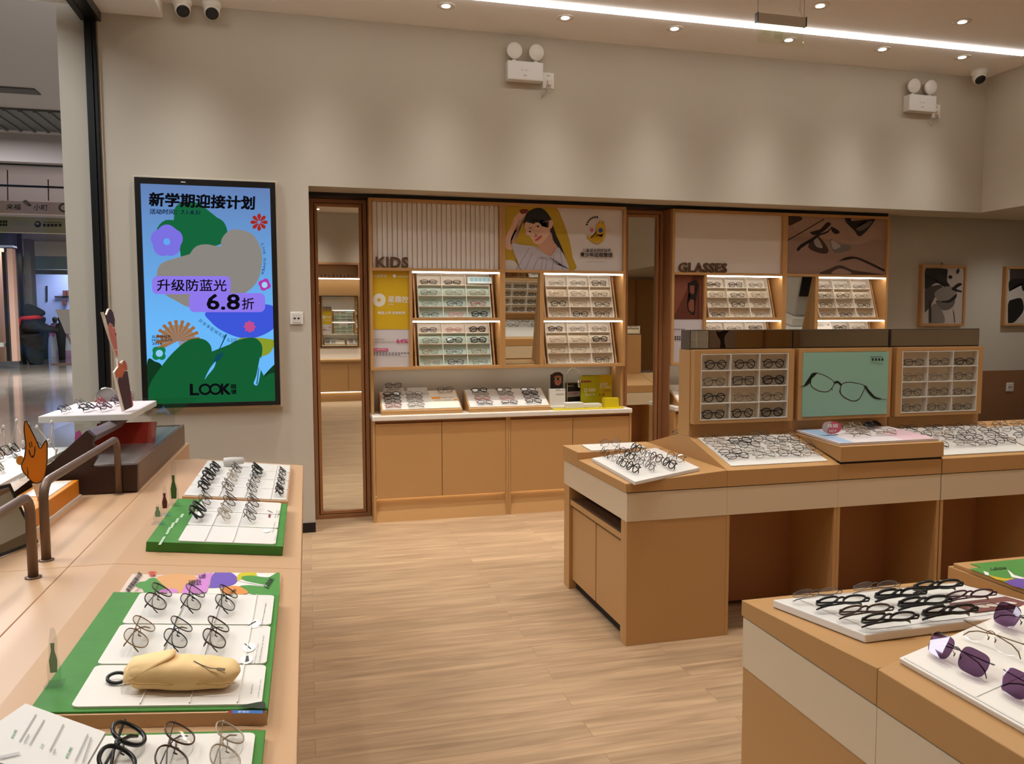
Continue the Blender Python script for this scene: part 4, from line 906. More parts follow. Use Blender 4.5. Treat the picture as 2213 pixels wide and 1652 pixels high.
art('corner_print', t3, crop(80, 1220, 3.688, org=slope_m(-.3, 1.5) @ V((0, 0, .0325)), nrm=N_), N_, [
    ('p', '#26331f', smooth_poly([(1600, 1140), (1700, 1115), (1800, 1100), (1822, 1130), (1800, 1155), (1720, 1150)])), ('p', '#2f62a0', [(1555, 1168), (1800, 1172), (1800, 1196), (1555, 1194)]), ('p', '#7a2822', [(1500, 1185), (1556, 1165), (1556, 1205)]), ('p', '#d9c9b4', [(1500, 1183), (1520, 1178), (1520, 1190)]),
    ('t', '#e9e6df', 'ART BRUSH', (1600, 1192), (1690, 1193), 14)], lift=.001)
art('print', t2, crop(220, 960, 4.811, org=slope_m(-.3, 2.7) @ V((0, 0, .034)), nrm=N_), N_, [
    ('t', '#4a4a46', 'Material comfort', (1805, 770), (1830, 690), 12), ('t', '#4a4a46', 'Flexible', (1832, 768), (1852, 698), 12), ('p', '#7a2848', [(1735, 735), (1760, 735), (1750, 770), (1730, 765)]), ('p', '#1c1a18', [(1722, 695), (1726, 692), (1778, 715), (1776, 719)]),
    ('p', '#f4f1ea', ellipse(1715, 905, 40, 20, -10)), ('t', '#4a4a46', 'Look Fun', (1780, 925), (1805, 820), 12), ('t', '#4a4a46', 'Kids cover', (1772, 1085), (1792, 1040), 10), ('t', '#4a4a46', 'Item', (1800, 1010), (1808, 965), 10)])
art('side_print', t2, crop(220, 960, 4.811, org=slope_m(-.3, 2.7) @ V((0, 0, .0303)), nrm=N_), N_, [
    *[('p', '#a9c2a0', [(a, b), (a+28, b), (a+28-d, b+h), (a-d, b+h)]) for a, b, d, h in ((830, 728, 22, 40), (780, 775, 25, 50), (735, 820, 30, 60), (695, 870, 35, 75), (640, 968, 55, 86))]])
# clear standees on the green trays
def standee(name, label, x, y, z, w_, h, tint, ptsf):
    t = thing(name, label, 'standee', (x, y, z))
    pts = [(x+a*w_, y, z+b_*h) for a, b_ in ptsf]
    part('clear_shape', MB().prism(pts, (0, .004, 0)), ACRYL, t)
    part('foot', B(x-w_*.7, x+w_*.7, y-.012, y+.016, z-.004, z+.0), ACRYL, t)
    if tint: part('tinted_figure', MB().prism([(x+(p[0])*w_*.55, y-.001, z+.02+p[1]*h*.45) for p in ((-.5, 0), (.5, 0), (.6, .5), (.25, .9), (.3, 1.2), (-.3, 1.2), (-.25, .9), (-.6, .5))], (0, .001, 0)), tint, t)
    return t
shape = [(-.5, 0), (.5, 0), (.55, .3), (.3, .5), (.35, .8), (.15, 1), (-.15, 1), (-.3, .75), (-.35, .5), (-.55, .3)]
zz = lambda x: zl(x)+.031
for nm, lab, px, py, y_, w_, h, tint in (('clear_standee', 'tall thin clear standee with green base at the top corner of the half-empty tray', 377, 1108, 2.95, .03, .155, mat('tint_green', '#4a6a34', .5)),
        ('clear_standee', 'clear standee with small maroon figure on the half-empty green tray', 358, 1145, 2.8, .024, .095, mat('tint_maroon', '#6a2a2a', .5)),
        ('clear_standee', 'short clear standee with pale leaves on the half-empty green tray', 343, 1170, 2.68, .026, .06, mat('tint_leaf', '#8aa888', .5)),
        ('clear_standee', 'clear standee edge-on at the left rim of the large green tray', 120, 1532, 1.52, .02, .10, mat('tint_leaf', '#8aa888', .5))):
    x = at(px, py, y=y_).x; standee(nm, lab, x, y_, zl(x)+.0345, w_, h, tint, shape)
# yellow soft pouch lying on the large green tray
def pouch():
    t = thing('soft_pouch', 'padded yellow fabric pouch with folded flap on the large green tray', 'pouch', (-.24, 1.5, zl(-.24)+.033))
    m = slope_m(-.24, 1.505, .0345)
    b = MB(); b.M = m; rings = []
    n = 20
    for i in range(15):
        u = i/14; x = -.095+.195*u
        hw = .036*(1-.12*abs(2*u-1)**3); hh = .026*(.82+.25*math.sin(math.pi*min(1, u*1.1)))
        e = min(1, (u/.05)**.5 if u < .05 else 1, ((1-u)/.06)**.5 if u > .94 else 1); e = max(e, .25)
        ring = []
        for j in range(n):
            a = 2*math.pi*j/n; c, s_ = math.cos(a), math.sin(a)
            rx = hw*math.copysign(abs(c)**.65, c)*e; rz = hh*(1+math.copysign(abs(s_)**.75, s_)*e)
            rz *= 1+.035*math.sin(u*34+a*2)*(s_ > -.4)*.8
            ring.append(b.v((x+.012*s_*(u-.5), rx+.004*math.sin(u*9), max(.0003, rz))))
        rings.append(ring)
    for A_, B_ in zip(rings, rings[1:]):
        for j in range(n): b.f([A_[j], A_[(j+1) % n], B_[(j+1) % n], B_[j]], True)
    b.f(rings[0][::-1], True); b.f(rings[-1], True)
    o = part('body', b, mat('pouch_yellow', '#edca90', .75, bump=.25, bscale=60), t)
    md = o.modifiers.new('sub', 'SUBSURF'); md.levels = 1; md.render_levels = 2
    # flap folded over the left end, lying on the body
    def skin(x, y):
        u = max(0, min(1, (x+.095)/.195)); hw = .036*(1-.12*abs(2*u-1)**3); hh = .026*(.82+.25*math.sin(math.pi*min(1, u*1.1)))
        e = max(.25, min(1, (u/.05)**.5 if u < .05 else 1)); c = min(1, abs(y)/(hw*e))**(1/.65); return hh*(1+max(0, 1-c*c)**.375*e)
    b = MB(); b.M = m; top, bot = [], []
    for k in range(13):
        v_ = -1+k/6; ext = math.sqrt(max(0, 1-abs(v_)**2.6)); row = []
        for i in range(8):
            x = -.0945+(.010+0.074*ext)*i/7; y = v_*.0345*(1-.25*(1-i/7)); lip = .004+.003*(i/7)**3
            row.append((x-.004*(1-abs(v_)), y+.003, skin(x, y)+lip-(.004*abs(v_)**3)))
        top.append(row); bot.append([(p[0], p[1], p[2]-.0045) for p in row])
    tv = [[b.v(p) for p in r_] for r_ in top]; bv = [[b.v(p) for p in r_] for r_ in bot]
    for k in range(12):
        for i in range(7):
            b.f([tv[k][i], tv[k+1][i], tv[k+1][i+1], tv[k][i+1]], True); b.f([bv[k][i], bv[k][i+1], bv[k+1][i+1], bv[k+1][i]], True)
        b.f([tv[k][-1], tv[k+1][-1], bv[k+1][-1], bv[k][-1]], True); b.f([tv[k][0], bv[k][0], bv[k+1][0], tv[k+1][0]], True)
    for i in range(7):
        b.f([tv[0][i], tv[0][i+1], bv[0][i+1], bv[0][i]]); b.f([tv[12][i], bv[12][i], bv[12][i+1], tv[12][i+1]])
    part('flap', b, mat('pouch_yellow', '#edca90', .75), t)
    b = MB(); b.M = m
    b.tube([(-.09+.185*i/14, -.0365+.002*math.sin(i), .02+.0015*math.sin(i*2)) for i in range(15)], .0012, 5); part('seam', b, mat('pouch_seam', '#b58f56', .8), t)
    b = MB(); b.M = m
    # embroidered fork line near the right end
    for k in (-1, 0, 1): b.tube([(.062, -.030+.004*k, .0445), (.076, -.031+.004*k, .0435)], .0007, 4)
    b.tube([(.02, -.018, .0545), (.035, -.026, .050), (.05, -.030, .046), (.063, -.030, .0448)], .0009, 4); part('fork_embroidery', b, mat('thread_grey', '#5a544c', .7), t)
    b = MB(); b.M = m; b.tube([(-.112+.016*math.cos(R(a)), .022+.013*math.sin(R(a)), .006+.004*math.sin(R(a))) for a in range(0, 360, 20)], .0032, 6, True); part('loop', b, BLACK, t)
pouch()
# raised white information card, bottom left
t = thing('information_card', 'white raised information card with green headings, bottom left corner', 'card', (-.5, 1.2, .87))
ez = V((.05, -.25, 1)).normalized()
o_ = V((-.45, 1.25, .90))
K = lambda px, py: at(px, py, org=o_, nrm=ez)
cs = [K(55, 1521), K(228, 1583), K(160, 1700), K(-90, 1620)]
part('plate', MB().prism(cs, -ez*.006), mat('card_white', '#dcd8cf', .35), t)
art('print', t, lambda x, y: K(x/3.353, 1480+y/3.353), ez, [
    *[('t', '#7fa486', g, a, c, 22, .01) for g, a, c in (('材质', (95, 400), (128, 335)), ('工艺', (305, 475), (325, 438)), ('佩戴', (490, 545), (530, 462)))],
    *[('p', '#a3a19b', [(a, b), (a+12, b), (a+12-d, b+h), (a-d, b+h)]) for a, b, d, h in ((255, 222, 118, 195), (315, 262, 105, 180), (455, 295, 100, 195), (632, 366, 90, 195), (655, 392, 60, 180), (205, 370, 34, 60), (398, 478, 16, 30))],
    ('p', '#b9b7b2', [(0, 530), (140, 500), (148, 512), (60, 532), (0, 548)])])
part('support', B(-.56, -.475, 1.18, 1.30, .8365, .872), ACRYL, t)
# ---------------------------------------------------------------- brown stand with the tray at the far left
st = thing('metal_display_box', 'brown metal display box with clear case and angled arm on the table', 'stand', (-.8, 3.9, .836))
zt = .8362
part('box', MB().box(-1.0, -.66, 3.37, 3.39, zt, .944).box(-.68, -.66, 3.39, 4.62, zt, .944).box(-1.0, -.68, 4.60, 4.62, zt, .944).box(-1.0, -.98, 3.39, 4.60, zt, .944), BRONZE, st, .002)
part('top_plate', B(-.978, -.682, 3.392, 4.598, .925, .938), mat('brushed_steel', '#a19a96', .3, metal=.6), st)
# angled arm: from the left foot up to the underside of the tray
a0 = [at(*p, y=3.36) for p in ((187, 931), (203, 945), (120, 1060), (20, 1095))]
low = [at(*p, y=3.33) for p in ((10, 1088), (105, 1098), (178, 1076), (297, 1062), (297, 1004), (197, 1010), (210, 990), (199, 958), (203, 944), (187, 931), (100, 1010))]
for p in low: p.z = max(p.z, .8366)
part('bracket', MB().prism(low, (0, .035, 0)), mat('bronze_shaded', '#3d2a22', .4, metal=.3), st, .002)  # darker copy of the bronze, shade of the beam's front painted in
A = [at(*p, y=3.34) for p in ((187, 931), (203, 944), (199, 958), (181, 945))]; Bq = [at(*p, y=3.85) for p in ((262, 899), (277, 908), (262, 924), (247, 913))]
part('arm', MB().loft(A, Bq), mat('bronze_lit', '#857c82', .35, metal=.25), st, .002)  # paler copy of the bronze, light on the beam's top painted in
# red card in the clear case
cz0 = .9385
rc = part('red_card', MB().loft([(-.96, 3.98, cz0), (-.70, 3.98, cz0), (-.70, 3.984, cz0), (-.96, 3.984, cz0)], [(-.96, 4.05, 1.03), (-.70, 4.05, 1.03), (-.70, 4.054, 1.03), (-.96, 4.054, 1.03)]), mat('card_red', '#b5321f', .45), st)
for a in ((-.99, -.986, 3.5, 4.5), (-.70, -.696, 3.9, 4.55)): part('clear_wall', B(*a, cz0, 1.075), ACRYL, st)
part('clear_lid', B(-.99, -.60, 3.9, 4.75, 1.076, 1.08), ACRYL, st)
part('pink_card', MB().prism([at(*p, y=3.6) for p in ((160, 960), (163, 935), (172, 930), (178, 945), (166, 960))], (0, .006, 0)), mat('card_pink', '#c25a92', .5), st)
# white tray on top
wt = thing('white_tray', 'thick white eyewear tray on the brown metal stand', 'tray', (-.9, 3.8, 1.09))
part('board', B(-1.09, -.735, 3.66, 4.26, 1.085, 1.112), PLAST, wt, .002)
part('print_sheet', B(-1.085, -.74, 3.665, 4.255, 1.1122, 1.1132), mat('sheet_pink', '#e0d3d2', .5), wt)
# cut-out figure with raised arms
fg = thing('cutout_standee', 'tall narrow cardboard cut-out of a pink figure on the white tray', 'standee', (-.8, 3.78, 1.113))
FB = V((-.775, 3.76, 1.1135)); ax = V((.05, .30, 0)).normalized(); slant = V((-.16, .0, 1)).normalized()
nrm = ax.cross(slant).normalized(); 
org = FB
qf = lambda x, y: at(200+x/6.35, 640+y/6.35, org=org, nrm=nrm)
outl = [(105, 225), (128, 222), (135, 260), (165, 265), (195, 180), (215, 172), (255, 225), (280, 330), (285, 440), (300, 560), (325, 760), (330, 880), (345, 930), (400, 888), (430, 920), (445, 1010), (500, 1330), (530, 1510), (400, 1590), (330, 1300), (272, 1050), (300, 1010), (330, 970), (315, 850), (240, 660), (165, 430), (130, 300)]
part('board', MB().prism([qf(*p) for p in outl], nrm*.008), mat('card_cream', '#e6d8c8', .6), fg)
sgn = 1 if nrm.dot(EYE-FB) > 0 else -1
art('print', fg, qf, nrm*sgn, [('p', '#3a2440', [(135, 250), (165, 270), (200, 200), (220, 180), (255, 230), (280, 330), (275, 440), (240, 390), (205, 370), (185, 420)]), ('p', '#c2706a', smooth_poly([(190, 440), (205, 390), (250, 410), (290, 500), (318, 800), (300, 820), (240, 660), (205, 540)])),
    ('p', '#2a1418', [(280, 515), (296, 515), (298, 550), (286, 545)]), ('p', '#f4e8dc', [(234, 437), (272, 437), (272, 447), (234, 447)]), ('p', '#f4e8dc', [(272, 742), (308, 742), (308, 752), (272, 752)]),
    ('p', '#c2663c', smooth_poly([(322, 900), (345, 930), (390, 960), (405, 1060), (370, 1130), (335, 1110), (300, 1130), (285, 1040), (325, 990)])), ('p', '#b85a4c', smooth_poly([(385, 930), (410, 890), (440, 950), (445, 1020), (410, 1010)])),
    ('p', '#43202c', [(330, 1120), (370, 1135), (405, 1040), (450, 1040), (490, 1320), (512, 1530), (415, 1575), (345, 1300), (315, 1160)]), ('p', '#d0606a', [(490, 1320), (500, 1330), (528, 1505), (512, 1530)])], lift=.0015 if sgn < 0 else .0085)
# two oval countertop mirrors behind the tray
for i, (px, yy) in enumerate(((231, 4.40), (270, 4.40))):
    c = at(px, 868, y=yy); t = thing('oval_mirror', ['oval countertop mirror showing left of the cut-out figure', 'oval countertop mirror showing right of the cut-out figure'][i], 'mirror', (c.x, yy, 1.08), group=None)
    part('frame', MB().tube([(c.x+.042*math.cos(R(a)), yy, 1.1275+.043*math.sin(R(a))) for a in range(0, 360, 12)], .004, 6, True), CHROME, t)
    part('mirror', MB().prism([(c.x+.04*math.cos(R(a)), yy-.001, 1.1275+.041*math.sin(R(a))) for a in range(0, 360, 12)], (0, .004, 0)), mat('mirror_back', '#b5b0ac', .25, metal=.6), t)
    part('stem', B(c.x-.006, c.x+.006, yy-.006, yy+.006, 1.0805, 1.086), CHROME, t); part('base', MB().lathe([(.03, 0), (.03, .002), (.012, .0035)], (c.x, yy, 1.0802), 18), CHROME, t)
# bent tube rails
def rail(label, y0, y1, x=-.72, h=1.055):
    r_ = .0125; pts = [(x, y0, .8363), (x, y0, h-.05)]+[(x, y0+.05-.05*math.cos(R(a)), h-.05+.05*math.sin(R(a))) for a in (22, 45, 68, 90)]
    pts += [(x, y1-.05+.05*math.sin(R(a)), h-.05+.05*math.cos(R(a))) for a in (0, 22, 45, 68)]+[(x, y1, h-.05), (x, y1, .8363)]
    t = thing('tube_rail', label, 'rail', (x, (y0+y1)/2, .8363)); part('bent_tube', MB().tube(pts, r_, 14), BRONZE, t)
    for y_ in (y0, y1): part('foot_plate', MB().lathe([(.02, 0), (.02, .003), (.0135, .004)], (x, y_, .8361), 16), BRONZE, t)
rail('bent brown tube rail standing before the brown metal box', 2.43, 3.32)
rail('bent brown tube rail nearest the camera on the long table', 1.3, 2.27, -.705)
# orange block and cut-out
ob = thing('orange_block', 'long orange block on a white plinth behind the tube rail', 'block', (-.88, 3.0, .836))
part('plinth', B(-.99, -.846, 2.62, 3.3, .8361, .846), PLAST, ob)
part('block', MB().loft([(-.98, 2.63, .8462), (-.852, 2.63, .8462), (-.852, 2.63, .905), (-.98, 2.63, .905)], [(-.98, 3.29, .8462), (-.852, 3.29, .8462), (-.852, 3.29, .905), (-.98, 3.29, .905)]), mat('block_orange', '#dd8a1e', .5), ob, .002)
part('white_inlay', B(-.96, -.87, 3.0, 3.27, .9052, .907), PLAST, ob)
oc = thing('orange_cutout', 'orange flame-shaped cut-out with a simple smile behind the rail', 'standee', (-.9, 2.9, .905))
oo = V((-.88, 2.93, .9)); on = V((.25, -1, 0)).normalized()
qo = lambda x, y: at(x/4.345, 880+y/4.345, org=oo, nrm=on)
body = smooth_poly([(240, 125), (290, 210), (350, 330), (380, 385), (435, 310), (445, 400), (440, 540), (420, 650), (370, 705), (310, 700), (265, 650), (220, 600), (205, 540), (232, 470), (245, 350), (230, 220)], 4)
part('white_edge', MB().prism([qo(p.x-9, p.y) for p in body], -on*.012), PLAST, oc)
part('orange_face', MB().prism([qo(p.x, p.y) for p in body], on*.004), mat('flame_orange', '#e08a1c', .5), oc)
ctr_ = sum((p for p in body), V((0, 0)))/len(body)
art('print', oc, qo, on, [*[('p', '#1c1208', stroke([body[i], body[(i+1) % len(body)]], 10)) for i in range(len(body))], ('p', '#1c1208', stroke([(278, 325), (284, 350), (287, 376)], 8)), ('p', '#1c1208', stroke([(297, 316), (302, 342), (303, 369)], 8)),
    ('p', '#1c1208', stroke([(274, 392), (280, 425), (295, 458), (312, 466), (326, 440), (332, 400), (332, 362)], 9)), ('p', '#1c1208', stroke([(257, 558), (263, 580), (268, 610), (266, 640), (262, 662)], 7))], lift=.0045)
part('skirt', MB().prism([qo(*p) for p in ((300, 720), (400, 708), (415, 760), (370, 800), (350, 860), (330, 800))], on*.004), PLAST, oc)
for x in (352, 392): part('leg', MB().prism([qo(x, 840), qo(x+16, 838), qo(x+12, 925), qo(x-2, 925)], on*.004), mat('flame_orange', '#e08a1c', .5), oc)
part('hand', MB().prism([qo(p[0], p[1]) for p in ellipse(190, 500, 38, 44, n=16)], on*.006), mat('hand_orange', '#d99a3a', .5), oc)
# tilted mirror in a dark frame, far left
tm_ = thing('table_mirror', 'tilted rectangular table mirror in thin black frame, left edge', 'mirror', (-.83, 2.4, .836))
mv = [V((-.80, 2.62, .8435)), V((-1.05, 2.05, .8435)), V((-1.13, 2.05, 1.03)), V((-.865, 2.62, 1.02))]
nn = (mv[1]-mv[0]).cross(mv[3]-mv[0]).normalized(); nn = -nn if nn.x < 0 else nn
part('mirror', MB().prism(mv, -nn*.006), MIRROR, tm_); part('frame', MB().tube(mv, .006, 6, True), BLACK, tm_)
# clear glass shelf with clutter behind the orange figure
gs = thing('acrylic_shelf', 'low clear shelf crowded with eyewear behind the orange cut-out', 'shelf', (-1.05, 3.2, .836))
part('white_board', B(-1.19, -.995, 2.7, 3.75, .955, .967), PLAST, gs)
for y_ in (2.75, 3.7): part('clear_leg', B(-1.185, -1.0, y_, y_+.006, .8362, .955), ACRYL, gs)
# string of tiny lights behind the figure
pts = [at(*p, y=3.45) for p in ((0, 935), (8, 925), (14, 975), (22, 965), (36, 912), (50, 958), (60, 920), (80, 925), (105, 955), (112, 915), (108, 960), (122, 975), (118, 1000))]
sl_ = thing('string_lights', 'cream wire string of tiny bulbs draped behind the orange cut-out', 'lights', (-1.05, 3.45, .97))
part('wire', MB().tube(pts, .0025, 5), mat('wire_cream', '#cdbfa8', .5), sl_)
bb = MB()
for i, p in enumerate(pts): bb.ell(p+V((0, 0, .004)), (.006, .006, .008), 8)
part('bulbs', bb, PLAST, sl_); sl_.children[-1]['kind'] = 'stuff'
# ================================================================ eyewear
GOLD = mat('gold_metal', '#7a5c34', .35, metal=.5); SILV = mat('silver_metal', '#65625f', .35, metal=.5); GUN = mat('gunmetal', '#2b2a2c', .35, metal=.5)
FB_ = mat('frame_black', '#0f0e0f', .3); FT = mat('frame_tortoise', '#3d2417', .3, var=.4, vscale=60); FR = mat('frame_red', '#a3453f', .35); FPK = mat('frame_pink', '#cf8f8f', .35)
FBL = mat('frame_navy', '#2c3550', .35); FCL = mat('frame_clear', '#a3947e', .25); FGY = mat('frame_grey', '#55504c', .35); FVI = mat('frame_plum', '#4a2338', .35)
STY = { # outline power, lens width, lens height, rim radius, frame, temple, lens, words
 'black_round': (2.0, .049, .044, .0027, FB_, FB_, LENS, 'round black'), 'black_soft': (2.5, .052, .042, .0028, FB_, FB_, LENS, 'soft-cornered black'),
 'black_rect': (3.6, .052, .034, .0024, FB_, FB_, LENS, 'rectangular black'), 'black_thick': (2.6, .052, .042, .0035, FB_, FB_, LENS, 'thick-rimmed black'),
 'black_oct': (8, .05, .042, .0023, FB_, FB_, LENS, 'angular black'), 'gun_thin': (2.3, .051, .041, .0014, GUN, GUN, LENS, 'thin dark metal'),
 'gun_rect': (3.2, .052, .034, .0016, GUN, FB_, LENS, 'narrow dark metal'), 'silver': (2.3, .05, .041, .0010, SILV, SILV, LENS, 'thin silver'),
 'gold': (2.2, .05, .042, .0010, GOLD, GOLD, LENS, 'thin gold'), 'clear': (2.6, .051, .041, .0023, FCL, FCL, LENS, 'translucent beige'),
 'tort': (2.4, .051, .042, .0024, FT, FT, LENS, 'dark tortoiseshell'), 'red': (2.4, .048, .038, .0024, FR, FR, LENS, 'red-rimmed'), 'pink': (2.3, .048, .038, .0023, FPK, FPK, LENS, 'pink-rimmed'),
 'navy': (2.8, .05, .037, .0023, FBL, FBL, LENS, 'navy-rimmed'), 'grey': (2.5, .051, .041, .0018, FGY, FGY, LENS, 'grey-rimmed'), 'brown_top': (2.3, .053, .046, .0013, FT, FGY, LENS, 'brown-rimmed aviator'),
 'wide_gold': (2.5, .056, .047, .0010, GOLD, GOLD, LENSG, 'large thin gold'), 'wide_dark': (2.5, .056, .047, .0011, GUN, FB_, LENSG, 'large dark metal'), 'wide_brown': (2.5, .057, .048, .0014, FT, FGY, LENSG, 'large brown-rimmed'),
 'wide_clear': (2.5, .056, .047, .0013, FCL, FCL, LENSG, 'large pale-rimmed'), 'big_black': (2.4, .057, .050, .0032, FB_, FB_, LENSG, 'large thick black'),
 'violet': (3.6, .060, .048, 0, SILV, SILV, LENSP, 'rimless violet-tinted'), 'rimless': (2.6, .054, .044, 0, GOLD, GOLD, LENS, 'clear gold-wired'), 'sun': (2.8, .054, .045, .0026, FB_, FB_, LENSD, 'dark-tinted black'), 'plum': (2.5, .051, .041, .0022, FVI, FVI, LENS, 'plum-rimmed'),
}
_g = {}
def eyewear_meshes(style, fold, fine):
    k = (style, fold, fine)
    if k in _g: return _g[k]
    pw, w_, h, rr, fm, tm_, lm, _ = STY[style]; n = 28 if fine else 16; sd = 6 if fine else 4
    cx = w_/2+.009; cz = h/2+max(rr, .0005)
    def rim(sx, s=1):
        out = []
        for i in range(n):
            a = 2*math.pi*i/n; c, q = math.cos(a), math.sin(a)
            x = math.copysign(abs(c)**(2/pw), c)*w_/2*s; z = math.copysign(abs(q)**(2/pw), q)*h/2*s
            if z < 0: x *= 1-.10*(-z/(h/2))
            out.append((sx*cx+x, .0025*((sx*cx+x)/.07)**2*2, cz+z))
        return out
    wx = cx+w_/2+.003
    b = MB(); r1 = max(rr, .0009)
    for sx in (-1, 1):
        if rr: b.tube(rim(sx), rr, sd, True)
        yo = .0025*(wx/.07)**2*2
        b.tube([(sx*(cx+w_/2-.002), yo, cz+h*.24), (sx*(wx+.002), yo+.001, cz+h*.26), (sx*(wx+.003), yo+.0035, cz+h*.26)], r1*1.15, sd)
        b.tube([(sx*.0085, .001, cz+.002), (sx*.0075, .006, cz-.002)], .0007, 4)
        b.ell((sx*.0075, .0075, cz-.004), (.0018, .0012, .0045), 6)
    b.tube([(-.0098, .0, cz+h*.13), (-.005, -.0012, cz+h*.22), (0, -.0016, cz+h*.245), (.005, -.0012, cz+h*.22), (.0098, .0, cz+h*.13)], r1, sd)
    fr = b.mesh('eyeglasses', fm)
    ls = []
    for sx in (-1, 1):
        p = rim(sx, .985); b = MB(); b.loft([(x, y, z) for x, y, z in p], [(x, y+.0012, z) for x, y, z in p]); ls.append(b.mesh('lens', lm))
    ts = []; zt_ = cz+h*.26; y0 = .0025*(wx/.07)**2*2+.0035; tr = max(rr*.75, .0011)
    for sx in (-1, 1):
        b = MB()
        if not fold: pts = [(sx*(wx+.003), y0, zt_), (sx*(wx+.005), .05, zt_), (sx*(wx+.003), .092, zt_-.001), (sx*wx, .112, zt_-.009), (sx*(wx-.002), .128, max(.004, zt_-.024)), (sx*(wx-.004), .14, .0022)]
        else:
            d = .0012 if sx > 0 else .0045; pts = [(sx*(wx+.003), y0, zt_), (sx*(wx-.001), y0+d, zt_-.001), (0, y0+d+.001, zt_-.004), (-sx*wx*.55, y0+d+.001, zt_-.010), (-sx*wx*.8, y0+d+.001, max(.009, zt_-.018)), (-sx*wx*.93, y0+d+.001, max(.0045, zt_-.029))]
        b.tube(pts, [tr, tr, tr, tr*1.1, tr*1.3, tr*.9], sd); ts.append(b.mesh('temple', tm_))
    _g[k] = (fr, ls, ts); return _g[k]
def eyewear(style, mtx, label, group, fold=True, fine=False, tag_=False):
    fr, ls, ts = eyewear_meshes(style, fold, fine)
    o = bpy.data.objects.new('eyeglasses', fr); C.objects.link(o); o.matrix_world = mtx
    tag(o, label, 'eyeglasses', group)
    for nm, me in (('lens', ls[0]), ('lens', ls[1]), ('temple', ts[0]), ('temple', ts[1])):
        c = bpy.data.objects.new(nm, me); C.objects.link(c); c.parent = o
    return o
ROW = ['bottom', 'third', 'second', 'top']
def fill_rack(key, styles, where, group, rows=(3, 2, 1, 0), lift=.0016):
    """one pair in each cell; where names the rack"""
    seq = iter(styles); COLN = ['left', 'middle', 'right']
    for j in rows:
        for i in range(3):
            s = next(seq)
            if not s: continue
            k = CELLS[key][j][i]
            mtx = k @ M.Translation((random.uniform(-.006, .006), .0085+random.uniform(0, .002), lift)) @ M.Rotation(R(random.uniform(-2, 2)), 4, 'Z')
            eyewear(s, mtx, f'{STY[s][7]} eyeglasses, {ROW[j]} row, {COLN[i]} cell of the {where}', group)
fill_rack('kids first_upper', ['black_rect', 'black_rect', None, 'grey', 'clear', 'clear', 'silver', 'navy', 'red', 'gun_rect', 'pink', 'black_thick'], 'upper kids tray by the yellow poster', 'kids eyewear in the mint cells')
fill_rack('kids first_lower', ['navy', 'pink', 'black_thick', 'grey', 'black_soft', 'black_thick', 'clear', 'gun_rect', 'clear', 'clear', 'plum', 'silver'], 'lower kids tray by the yellow poster', 'kids eyewear in the mint cells')
fill_rack('kids second_upper', ['silver', 'gun_thin', 'black_oct', 'gold', 'gun_thin', 'gun_rect', 'black_soft', 'gold', 'black_rect', 'clear', 'black_soft', 'tort'], 'upper tray below the girl poster', 'kids eyewear in the beige cells')
fill_rack('kids second_lower', ['black_round', 'gun_thin', 'gun_thin', 'gold', 'gold', 'black_thick', 'clear', 'silver', 'clear', 'clear', 'silver', 'black_oct'], 'lower tray below the girl poster', 'kids eyewear in the beige cells')
fill_rack('adult first_upper', ['tort', 'black_oct', 'gun_thin', 'gun_thin', 'black_rect', 'gun_thin', 'gun_thin', 'black_soft', 'gun_thin', 'black_rect', 'clear', 'silver'], 'upper tray by the brown poster', 'adult eyewear on the wall')
fill_rack('adult first_lower', ['gun_thin', 'gun_rect', 'black_oct'], 'lower tray by the brown poster', 'adult eyewear on the wall', rows=(3,))
fill_rack('adult second_upper', ['gun_rect', 'gun_thin', 'gun_rect', 'black_rect', 'tort', 'gun_rect', 'tort', 'gun_rect', 'black_rect', 'gun_rect', 'black_rect', 'gun_rect'], 'upper tray under the sand photograph', 'adult eyewear on the wall')
fill_rack('adult second_lower', [None, 'black_round', 'gun_rect'], 'lower tray under the sand photograph', 'adult eyewear on the wall', rows=(3,))
fill_rack('island left', ['black_round', 'black_round', 'black_round', 'gun_thin', 'black_oct', 'black_thick', 'black_round', 'gold', 'gun_thin', 'black_soft', 'black_round', 'black_thick'], 'island rack beside the mint poster', 'eyewear in the island rack of black frames')
fill_rack('island right', ['gun_rect', 'gun_rect', 'black_rect', 'gold', 'silver', 'gun_thin', 'gun_thin', 'gun_thin', 'gun_rect', 'gun_thin', 'gun_thin', 'gun_rect'], 'island rack at its right end', 'eyewear in the island rack of metal frames')
fill_rack('island rear', ['black_rect']*4+['black_soft']*4+['tort']*4, 'rear island rack seen in the mirror', 'eyewear on the rear of the island')
def lean(p): return M.Translation((0, 0, .0145*math.sin(R(p))+.0012)) @ M.Rotation(R(-p), 4, 'X')
def lay(mtx_fn, spots, where, group, fold=False, fine=False, pitch=0, cols=None):
    """spots: (style, u, v, turn) in the tray's own axes"""
    n_ = {}
    for k, (s, u, v, turn) in enumerate(spots):
        mtx = mtx_fn @ M.Translation((u, v, .0006)) @ M.Rotation(R(turn), 4, 'Z') @ lean(pitch)
        eyewear(s, mtx, cols[k].format(s=STY[s][7]) if cols else f'{STY[s][7]} eyeglasses, {ORD[k // 4]} row, {ORD[k % 4]} place on the {where}', group, fold, fine)
